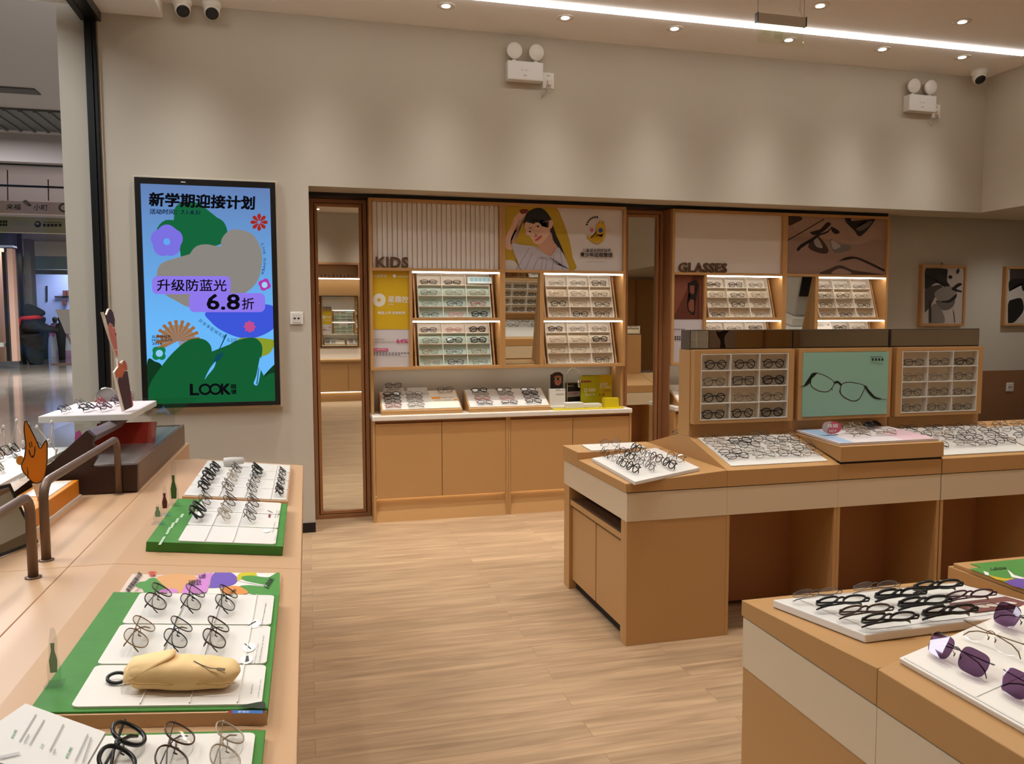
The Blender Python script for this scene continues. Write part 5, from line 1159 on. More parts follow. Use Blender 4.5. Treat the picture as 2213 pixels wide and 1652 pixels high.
# small cards in two of the cells
k = CELLS['kids first_upper'][3][2]
cd = thing('shelf_card', 'pale blue price card in the top right cell of the upper kids tray', 'card', k @ V((0, 0, 0)))
bb = MB(); bb.M = k; bb.loft([(-.082, -.012, .004), (.112, -.012, .004), (.112, -.010, .004), (-.082, -.010, .004)], [(-.078, -.004, .062), (.114, -.004, .062), (.114, -.002, .062), (-.078, -.002, .062)]); o = part('card', bb, mat('card_pale_blue', '#cfe0e6', .5), cd)
kq = lambda x, y: k @ V((x, -.0125+(.066-y)*.138, .066-y))
art('print', o, kq, k.to_3x3() @ V((0, -1, .138)), [('p', '#8fbdd0', rrect(-.06+.034*i, .014, -.032+.034*i, .045, .003)) for i in range(5)], lift=.0008)
k = CELLS['adult second_lower'][3][0]
cd = thing('shelf_card', 'white notice card in the left cell under the sand photograph', 'card', k @ V((0, 0, 0)))
bb = MB(); bb.M = k; bb.loft([(-.1, -.012, .002), (.09, -.012, .002), (.09, -.010, .002), (-.1, -.010, .002)], [(-.1, -.004, .075), (.09, -.004, .075), (.09, -.002, .075), (-.1, -.002, .075)]); o = part('card', bb, PLAST, cd)
kq2 = lambda x, y: k @ V((x, -.0125+(.08-y)*.115, .08-y))
art('print', o, kq2, k.to_3x3() @ V((0, -1, .115)), [('p', '#6a7078', [(-.06+.012*i, y_), (-.052+.012*i, y_), (-.052+.012*i, y_+.005), (-.06+.012*i, y_+.005)]) for i in range(6) for y_ in (.03, .042)]+[('p', '#5a8ad0', ellipse(.06, .034, .008, .008))], lift=.0008)
# slanted trays on the kids counter
def wedge_spots(st_, jit=2, cols=3, x0=.09, dx=.155, y0=.03, dy=.06):
    out = []
    for k, s in enumerate(st_):
        if s: out.append((s, x0+dx*(k % cols)+random.uniform(-.006, .006), y0+dy*(len(st_)//cols-1-k//cols), random.uniform(-jit, jit)))
    return out
def named(n, cols, where): return ['{s} eyeglasses, '+ORD[k//cols]+' row from back, '+ORD[k % cols]+' from left, '+where for k in range(n)]
sp = wedge_spots(['black_thick', 'grey', 'black_rect', 'gun_thin', 'tort', 'silver', 'red', 'clear'], cols=2, x0=.10, dx=.165, y0=.02, dy=.054); lay(WEDGE['kids a'], sp, '', 'eyewear on the first slanted tray', True, pitch=77, cols=named(8, 2, 'the slanted tray with paper insert'))
eyewear('grey', WEDGE['kids a'] @ M.Translation((.52, .225, .001)) @ lean(48), 'grey-rimmed eyeglasses lying alone above the paper insert', 'eyewear on the first slanted tray')
eyewear('navy', M.Translation((.645, 6.14, .992)), 'navy-rimmed eyeglasses standing on the frosted riser of the kids counter', None, True)
sp = wedge_spots(['black_thick', 'tort', 'navy', 'silver', 'gun_thin', 'black_thick', 'red', 'pink', 'plum', 'navy', 'black_rect', 'black_soft'], cols=3, x0=.13, dx=.2); lay(WEDGE['kids b'], sp, '', 'eyewear on the second slanted tray', True, pitch=77, cols=named(12, 3, 'the middle slanted tray'))
sp = wedge_spots(['silver', 'black_rect', 'gold', 'gun_thin'], cols=2, x0=.12, dx=.2, dy=.09); lay(WEDGE['adult'], sp, '', 'eyewear on the glasses counter', True, pitch=77, cols=named(4, 2, 'the slanted tray behind the island'))
# ---- middle island: flat tray on the end unit
def corner_tray(name, label, c4, th, m_, bev=.002):
    """board through four ground corners (in order), th thick"""
    t = thing(name, label, 'tray', c4[0]); part('board', MB().prism(c4, (0, 0, th)), m_, t, bev); return t
zs = lambda x: .764+(x-1.394)*(.802-.764)/.5105+.0012
def on_end(px, py):
    n_ = V((-(.802-.764)/.5105, 0, 1)); return at(px, py, org=V((1.394, 3.5, .7652+.0)), nrm=n_)
c4 = [on_end(1279, 997), on_end(1372, 1049), on_end(1512, 1018), on_end(1418, 974)]
tt = corner_tray('white_tray', 'flat white tray of thin frames on the end of the middle island', c4, .016, PLAST)
ctr = (c4[0]+c4[2])/2; ex = ((c4[1]-c4[0])+(c4[2]-c4[3])).normalized(); ey = ((c4[3]-c4[0])+(c4[2]-c4[1])); ey = (ey-ex*ey.dot(ex)).normalized(); ez = ex.cross(ey)
ez = -ez if ez.z < 0 else ez
# customer stands at the island's end: pairs face -x, so x' runs along the table
ME = M((ex, ey, ex.cross(ey))).transposed().to_4x4(); ME.translation = ctr+V((0, 0, .0165))
part('shadow_line', MB().prism([p+V((0, 0, .0002)) for p in [c4[0]+(c4[1]-c4[0])*.001, c4[1], c4[2], c4[3]]], (0, 0, .0005)), PLAST, tt)
sp = []
for j, v_ in enumerate((-.14, -.05, .04)):
    for i, u in enumerate((-.24, -.10, .05, .20)): sp.append((['gun_thin', 'silver', 'black_oct', 'black_round', 'gun_thin', 'black_soft', 'gun_thin', 'grey', 'black_round', 'gun_thin', 'tort', 'black_soft'][j*4+i], u+random.uniform(-.01, .01), v_, random.uniform(-6, 6)))
sp += [('brown_top', .10, .12, 20)]
lay(ME, sp, '', 'eyewear on the end tray of the middle island', True, True, pitch=35, cols=['{s} eyeglasses, '+ORD[k//4]+' row from the aisle end, '+ORD[k % 4]+' from the back, island end tray' for k in range(13)])
t = corner_tray('white_sheet_tray', 'white display sheet on the raised rear of the island end', [at(*p, z=.804) for p in ((1257, 963), (1278, 976), (1396, 969), (1370, 958))], .005, PLAST)
eyewear('silver', M.Translation((1.62, 4.06, .8098)), 'thin silver eyeglasses alone on the raised white sheet of the island', None, True)
# sunken slanted tray
A_ = math.atan2(.104, .397)
MS = lambda lx: IA @ M.Translation((lx, -.002, .80)) @ M.Rotation(A_, 4, 'X')
b = MB(); b.M = MS(LA[0]); b.box(.04, .575, .04, .385, .0003, .004); part('white_insert', b, TRAYW, U1)
st_ = ['gold', 'gold', 'silver', 'gold', 'gold', 'black_rect', 'gun_thin', 'gun_rect', 'gold', 'gun_thin', 'silver', 'silver', 'gun_rect', 'silver', 'gold', 'gun_thin', 'gun_rect', 'silver', 'gun_thin', 'gold']
sp = [(s, .10+.14*(k % 4)+random.uniform(-.012, .012)-.02*((k//4) % 2)+.01, .33-.062*(k//4)+random.uniform(-.008, .008), random.uniform(-8, 8)) for k, s in enumerate(st_)]
lay(MS(LA[0]) @ M.Translation((0, 0, .0035)), sp, '', 'eyewear on the slanted island tray', True, True, pitch=66, cols=named(20, 4, 'the slanted island tray'))
# raised box print and pairs
MR = IA @ M.Translation((LA[1], 0, .8885)) @ M.Rotation(math.atan2(.02, .39), 4, 'X')
bb = MB(); bb.M = MR; bb.box(.02, .60, .02, .385, .0006, .012); o = part('printed_sheet', bb, mat('sheet_pale', '#ddd3d2', .5), U2)
art('print', o, lambda x, y: MR @ V((x, .4-y, .012)), MR.to_3x3() @ V((0, 0, 1)), [('p', '#9db6cf', [(.03, .02), (.14, .02), (.10, .375), (.03, .375)]), ('p', '#dcb8bd', [(.40, .2), (.595, .12), (.595, .375), (.40, .375)]), ('t', '#4a5a72', '定制镜片', (.04, .2), (.09, .2), .016)])
tg = thing('oval_price_tag', 'oval pink and grey tag standing on the raised island box', 'sign', MR @ V((.13, .2, .013)))
cc = at(1800, 925, y=3.305+.2); oy = 3.305+.2
part('plate', MB().prism([(cc.x+p[0], oy, cc.z+p[1]) for p in ellipse(0, 0, .052, .032, n=32)], (0, .005, 0)), mat('tag_pink', '#cf5a70', .4), tg)
part('foot', B(cc.x-.02, cc.x+.02, oy-.01, oy+.02, (MR @ V((.13, .24, .0145))).z, cc.z-.03), ACRYL, tg)
art('print', tg, crop(1680, 700, 3.754, y=oy-.0005), FY, [('p', '#b9a9a8', smooth_poly([(362, 850), (375, 810), (410, 795), (440, 795), (420, 830), (400, 880), (375, 875)])), ('t', '#f4ece8', '热销', (405, 845), (490, 845), 32, .02), ('t', '#f4ece8', 'HOT', (420, 882), (480, 882), 22, .02)])
sp = [('gold', .22, .10, 5), ('clear', .26, .20, -10), ('gold', .20, .29, 8), ('gold', .38, .12, -5), ('silver', .36, .24, 12), ('clear', .34, .33, 0), ('sun', .47, .31, 20)]
lay(MR @ M.Translation((0, 0, .0125)), sp, '', 'eyewear on the raised island box', True, True, pitch=60, cols=['{s} eyeglasses, '+ORD[k]+' from pink tag, raised island box' for k in range(7)])
bb = MB(); bb.M = MS(LA[2]); bb.box(.012, .60, .03, .392, .0005, .006); part('paper_sheet', bb, TRAYW, U3)
bb = MB(); bb.M = MS(2.342); bb.box(-.0, .3, .03, .36, .0005, .006); part('paper_sheet', bb, TRAYW, U4)
st_ = ['gun_thin', 'gun_rect', 'gun_thin', 'silver', 'gun_thin', 'gold', 'gun_rect', 'gun_thin', 'silver', 'gun_thin', 'gun_rect', 'gun_thin', 'gun_thin', 'silver', 'gun_rect', 'gun_thin']
sp = [(s, .09+.145*(k % 4)+random.uniform(-.02, .02), .32-.075*(k//4)+random.uniform(-.01, .01), random.uniform(-14, 14)) for k, s in enumerate(st_)]
lay(MS(LA[2]) @ M.Translation((0, 0, .0065)), sp, '', 'eyewear on the crowded island tray', True, True, pitch=66, cols=named(16, 4, 'crowded island tray'))
sp = [(s, .08+.13*(k % 2), .32-.075*(k//2), random.uniform(-14, 14)) for k, s in enumerate(['gun_thin', 'silver', 'gun_thin', 'gun_thin', 'gun_rect', 'gun_thin'])]
lay(MS(2.342) @ M.Translation((0, 0, .0065)), sp, '', 'eyewear on the crowded island tray', True, pitch=55, cols=named(6, 2, 'cut-off tray at right'))
# tray on the rear slope, peeping past the rack and shown by the tilted mirror
for q_, (lx, U) in enumerate(((LA[0], U1), (LA[1], U2))):
    MZ = IA @ M.Translation((2*lx+.609, D_, 0)) @ M.Rotation(math.pi, 4, 'Z') @ M.Translation((lx, -.002, .80)) @ M.Rotation(A_, 4, 'X')
    bb = MB(); bb.M = MZ; bb.box(.04, .575, .04, .385, .0003, .004); part('rear_insert', bb, TRAYW, U)
    sp = [(s, .11+.13*(k % 4), .31-.085*(k//4), random.uniform(-8, 8)) for k, s in enumerate(['gun_thin', 'black_rect', 'gun_thin', 'tort', 'black_soft', 'gun_thin', 'black_rect', 'gun_thin'])]
    lay(MZ @ M.Translation((0, 0, .0035)), sp, '', 'eyewear on the rear island slope', True, pitch=60, cols=named(8, 4, ['rear island slope, aisle end', 'rear island slope, middle'][q_]))
# ---- near island
ns = V((0, (.802-.764)/.5105, 1)).normalized()
def on_near(px, py, l=0): return at(px, py, org=V((1.2, 1.823, .7652+l)), nrm=ns)
c4 = [on_near(1670, 1313), on_near(1870, 1391), on_near(2290, 1335), on_near(2065, 1275)]
c4 = [V((p.x, p.y, .7652+(1.823-p.y)*(.802-.764)/.5105)) for p in c4]
tb = thing('white_tray', 'thick white tray of black frames on the near island end', 'tray', c4[0])
part('board', MB().prism(c4, (0, 0, .02)), PLAST, tb, .003)
e1 = (c4[2]-c4[1]).normalized(); e2 = (c4[0]-c4[1]); e2 = (e2-e1*e2.dot(e1)).normalized(); e3 = e1.cross(e2)
MN = M((e1, e2, e3)).transposed().to_4x4(); MN.translation = c4[1]+V((0, 0, .0202))
Wn, Hn = (c4[2]-c4[1]).length, (c4[0]-c4[1]).dot(e2)
ln = [(.03, .02, Wn-.03, .0215), (.03, Hn-.022, Wn-.03, Hn-.02), (.03, .02, .0315, Hn-.02), (Wn*.36, .02, Wn*.36+.0015, Hn-.02), (Wn*.66, .02, Wn*.66+.0015, Hn-.02), (Wn-.03, .02, Wn-.0285, Hn-.02)]
nq = lambda x, y: MN @ V((x, Hn-y, .0))
rc_ = lambda x0, y0, x1, y1: [(x0, Hn-y1), (x1, Hn-y1), (x1, Hn-y0), (x0, Hn-y0)]
art('print', tb, nq, e3, [*[('p', '#5a3a38', rc_(*q_)) for q_ in ln], ('p', '#7a4a42', rc_(Wn*.62, .04, Wn-.03, Hn*.40)), *[('p', '#d8cabb', rc_(Wn*.66, Hn*.31-.012*i, Wn*.8, Hn*.31-.012*i+.003)) for i in range(2)],
    *[('p', '#d8cabb', [(x, y) for x, y in ellipse(Wn*(.72+.05*i), Hn-.07, .014, .011, 20)]) for i in range(4)]])
sp = []; cl_ = []
for px, py, s, lab in ((1755, 1300, 'silver', 'farthest of the first column'), (1808, 1318, 'black_soft', 'second in the first column'), (1858, 1338, 'tort', 'third in the first column'), (1908, 1356, 'black_soft', 'nearest in the first column'),
        (1882, 1284, 'silver', 'farthest of the middle column'), (1932, 1302, 'black_thick', 'second in the middle column'), (1983, 1320, 'black_thick', 'third in the middle column'), (2036, 1340, 'black_thick', 'nearest in the middle column'), (2012, 1284, 'black_thick', 'farthest of the last column'), (2083, 1304, 'plum', 'second in the last column')):
    w_ = MN.inverted() @ on_near(px, py, .02); sp.append((s, w_.x, w_.y, 172)); cl_.append('{s} eyeglasses, '+lab+', near white tray')
lay(MN, sp, '', 'eyewear on the near white tray', True, True, pitch=48, cols=cl_)
MV = IN @ M.Translation((.5075, -.002, .80)) @ M.Rotation(A_, 4, 'X')
b = MB(); b.M = MV
b.box(.012, .60, .045, .40, .0008, .013); pv_ = thing('white_tray', 'white tray of violet rimless pairs on the near island', 'tray', MV @ V((.3, .05, 0))); part('board', b, mat('tray_cream', '#efe8dc', .35), pv_, .002)
b = MB(); b.M = MV
for v_ in (.05, .392): b.box(.02, .59, v_, v_+.004, .0131, .0145)
b.box(.192, .194, .05, .395, .0131, .0145); b.box(.392, .394, .05, .395, .0131, .0145); part('ribs', b, PLAST, pv_)
sp = [('violet', .105, .085, 0), ('rimless', .10, .175, 4), ('violet', .098, .255, 0), ('silver', .10, .335, 0), ('violet', .275, .085, 0), ('rimless', .275, .175, 0)]
lay(MV @ M.Translation((0, 0, .0133)), sp, '', 'eyewear on the violet tray', True, True, pitch=42, cols=['{s} eyeglasses, '+ORD[k] + ' from the corner of the near violet tray' for k in range(6)])
# ---- left table
def left_rows(m_fn, xs, ys, st_, pitch, th, where, group, fold=True):
    k = 0
    for j, y_ in enumerate(ys):
        for i, x in enumerate(xs):
            s = st_[k]; k += 1
            if not s: continue
            mtx = slope_m(x, y_, th) @ M.Rotation(R(90), 4, 'Z') @ lean(pitch+14) @ M.Scale(1.06, 4)
            eyewear(s, mtx, f'{STY[s][7]} eyeglasses, {ORD[j]} row from far end, {ORD[i]} column from left, {where}', group, fold, True)
left_rows(mw, (-.385, -.295, -.205, -.105), (3.66, 3.465, 3.27), ['black_soft', 'wide_dark', 'big_black', 'gun_rect', 'big_black', 'wide_clear', 'wide_dark', 'gun_rect', 'black_soft', 'wide_brown', 'wide_dark', 'black_rect'], 40, .0225, 'white table tray', 'eyewear on the white table tray')
left_rows(m2_, (-.345, -.262, -.182), (2.965, 2.775), ['wide_dark', 'wide_brown', 'wide_brown', 'big_black', 'wide_clear', 'wide_dark'], 40, .0345, 'half-empty green tray', 'eyewear on the half-empty green tray')
left_rows(m3_, (-.325, -.252, -.178), (1.925, 1.71), ['wide_brown', 'wide_dark', 'wide_dark', 'wide_gold', 'wide_dark', 'wide_brown'], 45, .0325, 'large green tray', 'eyewear on the large green tray')
left_rows(m4_, (-.262, -.19, -.115), (1.27,), ['big_black', 'wide_brown', 'wide_clear'], 48, .0205, 'bottom green tray', 'eyewear on the bottom green tray')
# swing tags on the farthest pair
tgx = slope_m(-.30, 3.83, .03)
b = MB(); b.M = tgx; b.lathe([(.0, 0), (.018, .004), (.02, .03), (.016, .09), (.0, .096)], (-.09, -.02, .012), 14, axis=(1, .15, .12)); tag(b.build('clear_tag_roll', mat('frosted_acrylic', '#cfccc6', .3)), 'frosted cylinder with a printed band lying across the white tray', 'tube')
# pairs on the brown stand's tray and the low shelf behind
for k, (x, y_, s) in enumerate(((-1.0, 3.76, 'gun_rect'), (-.92, 3.80, 'black_rect'), (-.85, 3.80, 'plum'), (-1.0, 4.02, 'silver'), (-.92, 4.05, 'red'), (-.85, 4.05, 'plum'))):
    eyewear(s, M.Translation((x, y_, 1.1136)) @ M.Rotation(R(90+random.uniform(-8, 8)), 4, 'Z') @ lean(50), f'{STY[s][7]} eyeglasses, {ORD[k % 3]} in the {"nearer" if k < 3 else "farther"} row on the tall white tray', 'eyewear on the tall white tray', True, True)
for k in range(10):
    s = ['black_rect', 'silver', 'gun_thin', 'grey', 'black_soft', 'clear', 'gun_rect', 'silver', 'black_oct', 'grey'][k]
    eyewear(s, M.Translation((-1.15+.08*(k % 2), 2.84+.18*(k//2), .9676)) @ M.Rotation(R(90+random.uniform(-25, 25)), 4, 'Z') @ lean(random.uniform(25, 50)), f'{STY[s][7]} eyeglasses, {ORD[k//2]} along the clear shelf, {"inner" if k % 2 else "outer"} line', 'eyewear on the clear shelf', True)
# ================================================================ things on the wall and ceiling
tv = thing('display_screen', 'tall portrait advertising screen with green and blue shapes on the wall', 'screen', (-.63, YW, .92))
part('wall_bezel', B(-1.085, -.172, YW-.03, YW-.0005, .912, 2.468), mat('screen_bezel_cream', '#c9bda8', .5), tv, .002)
part('black_frame', MB().box(-1.07, -1.035, YW-.052, YW-.0305, .93, 2.455).box(-.22, -.185, YW-.052, YW-.0305, .93, 2.455).box(-1.035, -.22, YW-.052, YW-.0305, 2.415, 2.455).box(-1.035, -.22, YW-.052, YW-.0305, .93, .958), BLACK, tv, .002)
def grad_screen():
    mt = bpy.data.materials.new('screen_blue'); mt.use_nodes = True; nt = mt.node_tree; nt.nodes.remove(nt.nodes['Principled BSDF'])
    tc = nt.nodes.new('ShaderNodeTexCoord'); sp = nt.nodes.new('ShaderNodeSeparateXYZ'); nt.links.new(tc.outputs['Generated'], sp.inputs[0])
    rp = nt.nodes.new('ShaderNodeValToRGB'); rp.color_ramp.elements[0].color = (*S('#6ab8fa'), 1); rp.color_ramp.elements[1].color = (*S('#6480b4'), 1); rp.color_ramp.elements[0].position = .35
    nt.links.new(sp.outputs['Z'], rp.inputs[0])
    e = nt.nodes.new('ShaderNodeEmission'); nt.links.new(rp.outputs[0], e.inputs[0]); nt.links.new(e.outputs[0], nt.nodes['Material Output'].inputs[0]); return mt
yS = YW-.0365
scr = part('screen', B(-1.035, -.22, yS, yS+.005, .958, 2.415), grad_screen(), tv)
q = crop(270, 360, 3.06, y=yS)
G1_, G2_, PU, KB, GY = '#17643c', '#165c33', '#8f78ec', '#0c0d12', '#8a857f'
rad = []
for k in range(16):
    a0, a1 = 180+k*22.5/1.25, 180+(k+.55)*22.5/1.25
    c = (350, 1150); f_ = lambda a, r: (c[0]+r*math.cos(R(a))*1.0, c[1]+r*math.sin(R(a))*.92)
    rad.append(('p', '#a0683a', [c, f_(a0-28, 145), f_(a0-28+5, 147), f_(a1-28, 145)]))
tv_shapes = [
    ('p', G1_, smooth_poly([(330, 350), (325, 290), (360, 245), (430, 235), (500, 248), (535, 290), (540, 335), (600, 335), (655, 370), (678, 440), (650, 500), (590, 530), (500, 570), (425, 648), (375, 610), (358, 540), (300, 500), (215, 440), (225, 390), (270, 355)])),
    ('p', '#7a70e0', flower(277, 492, 108, 5, .12, -90)), ('p', '#62a8ee', flower(277, 498, 23, 6, .1)),
    ('p', GY, smooth_poly([(210, 740), (225, 660), (290, 620), (360, 625), (424, 645), (425, 590), (470, 530), (540, 515), (600, 530), (632, 548), (640, 480), (690, 425), (760, 418), (850, 455), (900, 550), (905, 650), (880, 750), (820, 820), (720, 870), (560, 920), (430, 932), (340, 890), (270, 850), (225, 800)])),
    ('p', '#3e56d8', smooth_poly([(535, 965), (700, 930), (930, 912), (1010, 950), (1020, 1020), (960, 1090), (850, 1135), (750, 1130), (640, 1085), (570, 1030)])),
    ('p', '#8c8480', [f for f in [(350+118*math.cos(R(a)), 1155+108*math.sin(R(a))) for a in range(150, 361, 10)]+[(350, 1155)]])]+rad+[
    ('p', '#8a9a2c', smooth_poly([(750, 1140), (850, 1132), (990, 1150), (980, 1200), (950, 1240), (890, 1255), (820, 1220), (770, 1180)])),
    ('p', '#c14d8f', flower(825, 1060, 40, 8, .35)), ('p', '#12391f', smooth_poly([(150, 1290), (200, 1290), (245, 1320), (240, 1420), (200, 1560), (155, 1560)])),
    ('p', '#12391f', smooth_poly([(880, 1440), (930, 1370), (1010, 1298), (1010, 1390), (960, 1385), (910, 1420)])),
    ('p', G2_, smooth_poly([(160, 1460), (230, 1340), (320, 1230), (420, 1150), (510, 1140), (565, 1180), (575, 1250), (555, 1340), (525, 1415), (600, 1290), (690, 1180), (780, 1140), (860, 1135), (905, 1180), (905, 1250), (880, 1340), (850, 1430), (880, 1445), (900, 1410), (960, 1370), (1010, 1385), (1010, 1570), (580, 1580), (160, 1590)])),
    ('p', '#0f4a5a', [(668, 1108), (676, 1112), (560, 1350), (528, 1416)]), ('p', '#0f4a5a', smooth_poly([(590, 1300), (610, 1250), (655, 1230), (630, 1275)])),
    ('p', '#6ab8fa', smooth_poly([(528, 1408), (560, 1340), (600, 1290), (590, 1330), (550, 1380)])), ('p', '#6ab8fa', smooth_poly([(895, 1260), (900, 1330), (880, 1440), (852, 1435), (870, 1380)])),
    ('p', '#0c2a20', [(884, 1330), (888, 1330), (876, 1440), (870, 1440)]),
    ('p', '#177a4c', flower(227, 1236, 52, 4, .3, 45)), ('p', '#8fcaf4', ellipse(229, 1236, 24, 23)), ('p', '#b03aa8', flower(924, 782, 42, 4, .25, 20)), ('p', '#9ed2f6', ellipse(924, 784, 19, 20)),
    *[('p', '#a02a20', [(888+a*math.cos(R(t))-b_*math.sin(R(t)), 370+a*math.sin(R(t))+b_*math.cos(R(t))) for a, b_ in ((10, -3), (40, -13), (55, -8), (57, 0), (55, 8), (40, 13), (10, 3))]) for t in range(0, 360, 45)],
    ('p', PU, rrect(182, 726, 700, 845, 34)), ('p', PU, rrect(426, 838, 928, 964, 36)),
    ('t', KB, '新学期迎接计划', (163, 262), (855, 286), 88, .035), ('t', '#101a3c', '活动时间：7.1-8.31', (166, 316), (498, 322), 34, .02),
    ('t', KB, '升级防蓝光', (215, 824), (672, 826), 78, .012), ('t', KB, '6.8', (545, 946), (758, 946), 100, .018), ('t', KB, '折', (775, 946), (855, 946), 76, .01),
    ('t', KB, 'SUMMER', (182, 1136), (306, 1134), 18, .01), ('t', KB, 'HOLIDAYS', (182, 1158), (314, 1156), 18, .01), ('t', KB, '2026', (182, 1180), (248, 1178), 16, .01),
    *[('t', '#10244a', ch, (486+i*26-2, 1026+i*19-0.6*i*i*.5), (486+i*26+18, 1040+i*19-.6*i*i*.5), 24) for i, ch in enumerate('开学季配镜优惠')], ('t', '#10244a', '0.2元', (678, 1160), (745, 1164), 26),
    *[('t', '#10244a', ch, (895+22*math.sin(R(20+i*14)), 512+i*19), (895+22*math.sin(R(20+i*14))+1, 528+i*19), 16) for i, ch in enumerate('LOOK SUMMER')if ch != ' '],
    ('t', KB, 'L', (436, 1510), (490, 1509), 70, .03), ('t', KB, 'K', (640, 1506), (698, 1505), 68, .03),
    ('p', KB, ellipse(532, 1473, 42, 38)), ('p', KB, ellipse(600, 1472, 42, 38)), ('p', G2_, ellipse(532, 1473, 27, 24)), ('p', G2_, ellipse(600, 1472, 27, 24)),
    ('t', KB, '眼', (704, 1470), (738, 1470), 30, .03), ('t', KB, '镜', (704, 1504), (738, 1504), 30, .03)]
art('screen_artwork', tv, q, FY, tv_shapes, lift=.0006, glow=1.0, clip=(99, 108, 1011, 1580))
art('maker_mark', tv, crop(270, 360, 3.06, y=YW-.052), FY, [('p', '#c9c9c9', [(370, 99), (400, 101), (400, 107), (370, 105)])])
# wall sockets
def socket(label, x, z, y, cord=False):
    t = thing('wall_socket', label, 'socket', (x, y, z))
    part('plate', B(x-.043, x+.043, y-.01, y-.0005, z-.043, z+.043), PLAST, t, .002)
    part('insert', B(x-.03, x+.03, y-.0125, y-.01, z-.03, z+.03), mat('socket_grey', '#cfcac2', .4), t)
    for sx in (-1, 1): part('hole', B(x+sx*.013-.007, x+sx*.013+.007, y-.0132, y-.0125, z-.007, z+.004), BLACK, t)
socket('white wall socket between the tall screen and the mirror door', -.064, 1.532, YW)
socket('white wall socket on the brown wainscot, right edge', 6.65, .856, YB-.012)
# emergency lights with sockets
def emergency(label, x, z, lab2, flip=1):
    t = thing('emergency_light', label, 'light', (x, YW, z)); y = YW
    part('battery_box', B(x-.135, x+.135, y-.075, y-.0005, z-.067, z+.067), mat('box_grey_white', '#dcdad6', .4), t, .006)
    part('marking', MB().box(x-.03, x-.022, y-.0765, y-.075, z-.0, z+.008).box(x-.006, x+.004, y-.0765, y-.075, z, z+.006).box(x+.014, x+.018, y-.0765, y-.075, z, z+.009).box(x-.014, x+.008, y-.0765, y-.075, z-.038, z-.03), mat('marking_grey', '#a9a6a2', .5), t)
    for sx in (-.08, .085):
        part('neck', MB().box(x+sx-.012, x+sx+.012, y-.05, y-.03, z+.067, z+.088), PLAST, t)
        part('lamp_head', MB().lathe([(.0, -.02), (.03, -.02), (.055, .0), (.058, .018), (.054, .022), (0, .022)], (x+sx, y-.045, z+.142), 28, axis=(.05*flip, -1, -.12)), PLAST, t)
    s = thing('wall_socket', lab2, 'socket', (x+.2, y, z))
    part('plate', B(x+.15, x+.236, y-.01, y-.0005, z-.095, z+.02), PLAST, s, .002)
    part('plug', B(x+.182, x+.212, y-.035, y-.0105, z-.075, z-.04), mat('plug_cream', '#d2c7b6', .5), s, .004)
    part('slots', MB().box(x+.185, x+.189, y-.0108, y-.01, z-.008, z+.002).box(x+.197, x+.201, y-.0108, y-.01, z-.008, z+.002), BLACK, s)
    pts = [(x+.136, y-.02, z-.05), (x+.142, y-.02, z-.10), (x+.125, y-.018, z-.14), (x+.14, y-.016, z-.165), (x+.165, y-.018, z-.13), (x+.175, y-.025, z-.08), (x+.185, y-.03, z-.12), (x+.2, y-.03, z-.13), (x+.207, y-.028, z-.1), (x+.2, y-.025, z-.072)]
    part('cord', MB().tube(smooth_poly(pts, 3)[:-3] if False else [V(p) for p in pts], .0035, 6), mat('cord_grey', '#b9b2a8', .5), t)
emergency('twin-headed white emergency light high on the wall above the kids cabinets', 1.583, 3.325, 'white socket with looped cord, beside the emergency light over the kids cabinets')
emergency('twin-headed white emergency light high near the corner above the framed pictures', 5.035, 3.322, 'white socket with hanging cord, beside the emergency light near the corner', -1)
# cameras
def turret(label, x, y, aim):
    t = thing('security_camera', label, 'camera', (x, y, ZC))
    part('base', MB().lathe([(.062, 0), (.062, -.028), (.05, -.05), (.03, -.056)], (x, y, ZC), 28), PLAST, t)
    aim = V(aim).normalized(); c = V((x, y, ZC-.062))
    part('eyeball', MB().lathe([(.0, -.052), (.03, -.045), (.048, -.02), (.05, .01), (.046, .032), (.042, .034)], c, 24, axis=aim), PLAST, t)
    part('lens', MB().lathe([(.041, .034), (.041, .037), (.03, .041), (0, .043)], c, 24, axis=aim), BLACK, t)
turret('white turret camera at the top edge, nearest the storefront', -.735, 5.66, (.3, -1, -1.1))
turret('white turret camera at the top edge, second from the storefront', -.555, 5.66, (.15, -1, -1.0))
turret('white turret camera in the far upper corner of the ceiling', 5.5, 5.58, (-.3, -1, -1.2))
# hanging exit sign
t = thing('exit_sign', 'clear green-tinted exit sign hung on cables from an aluminium bar', 'sign', (2.98, 4.6, 3.27))
part('bar', B(2.805, 3.15, 4.585, 4.615, 3.395, 3.45), mat('aluminium', '#b8b1a6', .4, metal=.2), t, .003)
for x in (2.80, 3.1505): part('end_cap', B(x, x+.005, 4.583, 4.617, 3.393, 3.452), BLACK, t)
for x in (2.81, 3.145): part('cable', MB().tube([(x, 4.6, 3.45), (x, 4.6, ZC)], .0015, 6), mat('cable_steel', '#77726c', .4), t)
part('feed_wire', MB().tube([(3.11, 4.6, 3.5), (3.113, 4.6, ZC)], .007, 8), PLAST, t); part('feed_tail', MB().tube([(3.11, 4.6, 3.5), (3.13, 4.6, 3.45)], .0025, 6), PLAST, t)
p = part('sign_plate', B(2.81, 3.142, 4.597, 4.603, 3.27, 3.3945), glass('green_clear_plate', (.96, .99, .94), .06), t)
part('pale_print', MB().box(2.93, 2.99, 4.5945, 4.5965, 3.30, 3.36).box(2.84, 2.9, 4.5945, 4.5965, 3.32, 3.35), glass('print_film', (.92, .97, .90), .03), t)
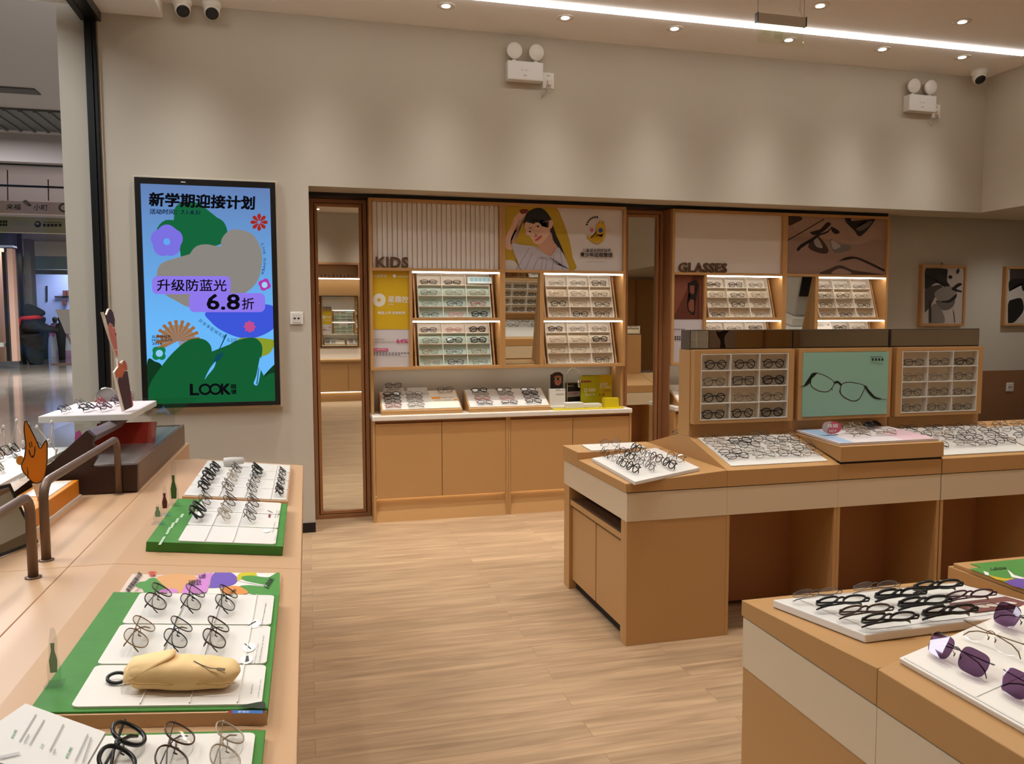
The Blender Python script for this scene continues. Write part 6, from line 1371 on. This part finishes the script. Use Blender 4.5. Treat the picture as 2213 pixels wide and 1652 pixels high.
# framed pictures on the recess wall
def picture(label, x0, x1, z0, z1, shapes, q, clip):
    t = thing('framed_picture', label, 'picture', ((x0+x1)/2, YB, z0)); f = .022; y0, y1 = YB-.045, YB-.001
    part('frame', MB().box(x0, x0+f, y0, y1, z0, z1).box(x1-f, x1, y0, y1, z0, z1).box(x0+f, x1-f, y0, y1, z1-f, z1).box(x0+f, x1-f, y0, y1, z0, z0+f), WOOD, t, .0015)
    p = part('photo', B(x0+f, x1-f, y0+.012, y1, z0+f, z1-f), mat('print_#b9b2ab', '#b9b2ab', .5), t)
    art('print', p, q, FY, shapes, clip=clip); return t
qp = crop(1880, 420, 3.06, y=YB-.033)
picture('framed black and white photo of lenses and hands, nearer the cabinets', 5.555, 6.06, 1.455, 2.025, [
    ('p', '#2a2725', smooth_poly([(365, 500), (400, 490), (470, 490), (515, 500), (480, 520), (430, 530), (480, 560), (510, 600), (520, 640), (480, 600), (430, 590), (365, 630)])),
    ('p', '#4a4643', smooth_poly([(360, 640), (450, 600), (480, 620), (430, 680), (410, 720), (360, 780)])), ('p', '#1c1a19', smooth_poly([(360, 530), (420, 550), (470, 580), (510, 580), (540, 635), (500, 620), (440, 570), (365, 555)])),
    ('p', '#8a8580', smooth_poly([(425, 660), (470, 620), (530, 610), (575, 640), (550, 690), (470, 710)])), ('p', '#6a6662', smooth_poly([(440, 700), (500, 715), (560, 690), (550, 740), (500, 768), (450, 745)])),
    ('p', '#1c1a19', smooth_poly([(465, 710), (520, 700), (570, 660), (565, 690), (520, 718)])), ('p', '#1c1a19', smooth_poly([(540, 625), (580, 590), (606, 590), (606, 600), (570, 625), (606, 640), (606, 650), (560, 640)])),
    ('p', '#7d7874', smooth_poly([(410, 740), (440, 730), (480, 780), (490, 850), (400, 850)])), ('p', '#3a3633', [(388, 700), (405, 700), (405, 850), (388, 850)]), ('p', '#1c1a19', ellipse(580, 510, 10, 18, 20)), ('p', '#1c1a19', ellipse(530, 548, 14, 12)),
    ('p', '#2a2725', [(545, 755), (556, 790), (562, 850), (558, 850), (552, 795)])], qp, (362, 488, 606, 852))
picture('framed black and white photo cut by the right frame edge', 6.52, 7.03, 1.455, 2.025, [
    ('p', '#3a3130', [(925, 495), (1300, 495), (1300, 560), (925, 570)]), ('p', '#16120f', smooth_poly([(925, 570), (1010, 560), (1100, 560), (1100, 640), (1015, 640), (1000, 600), (960, 610), (935, 630), (920, 640)])),
    ('p', '#0f0c0b', smooth_poly([(915, 720), (950, 695), (1000, 690), (1016, 740), (1010, 780), (980, 820), (950, 848), (910, 848)])), ('p', '#0f0c0b', smooth_poly([(1060, 700), (1120, 690), (1150, 780), (1100, 840), (1050, 800)]))], qp, (912, 492, 1180, 852))
# nail above the first picture
tag(MB().ell((5.81, YB-.006, 2.04), (.008, .006, .008), 8).build('picture_nail', BLACK), 'small black nail above the framed photo nearer the cabinets', 'nail')
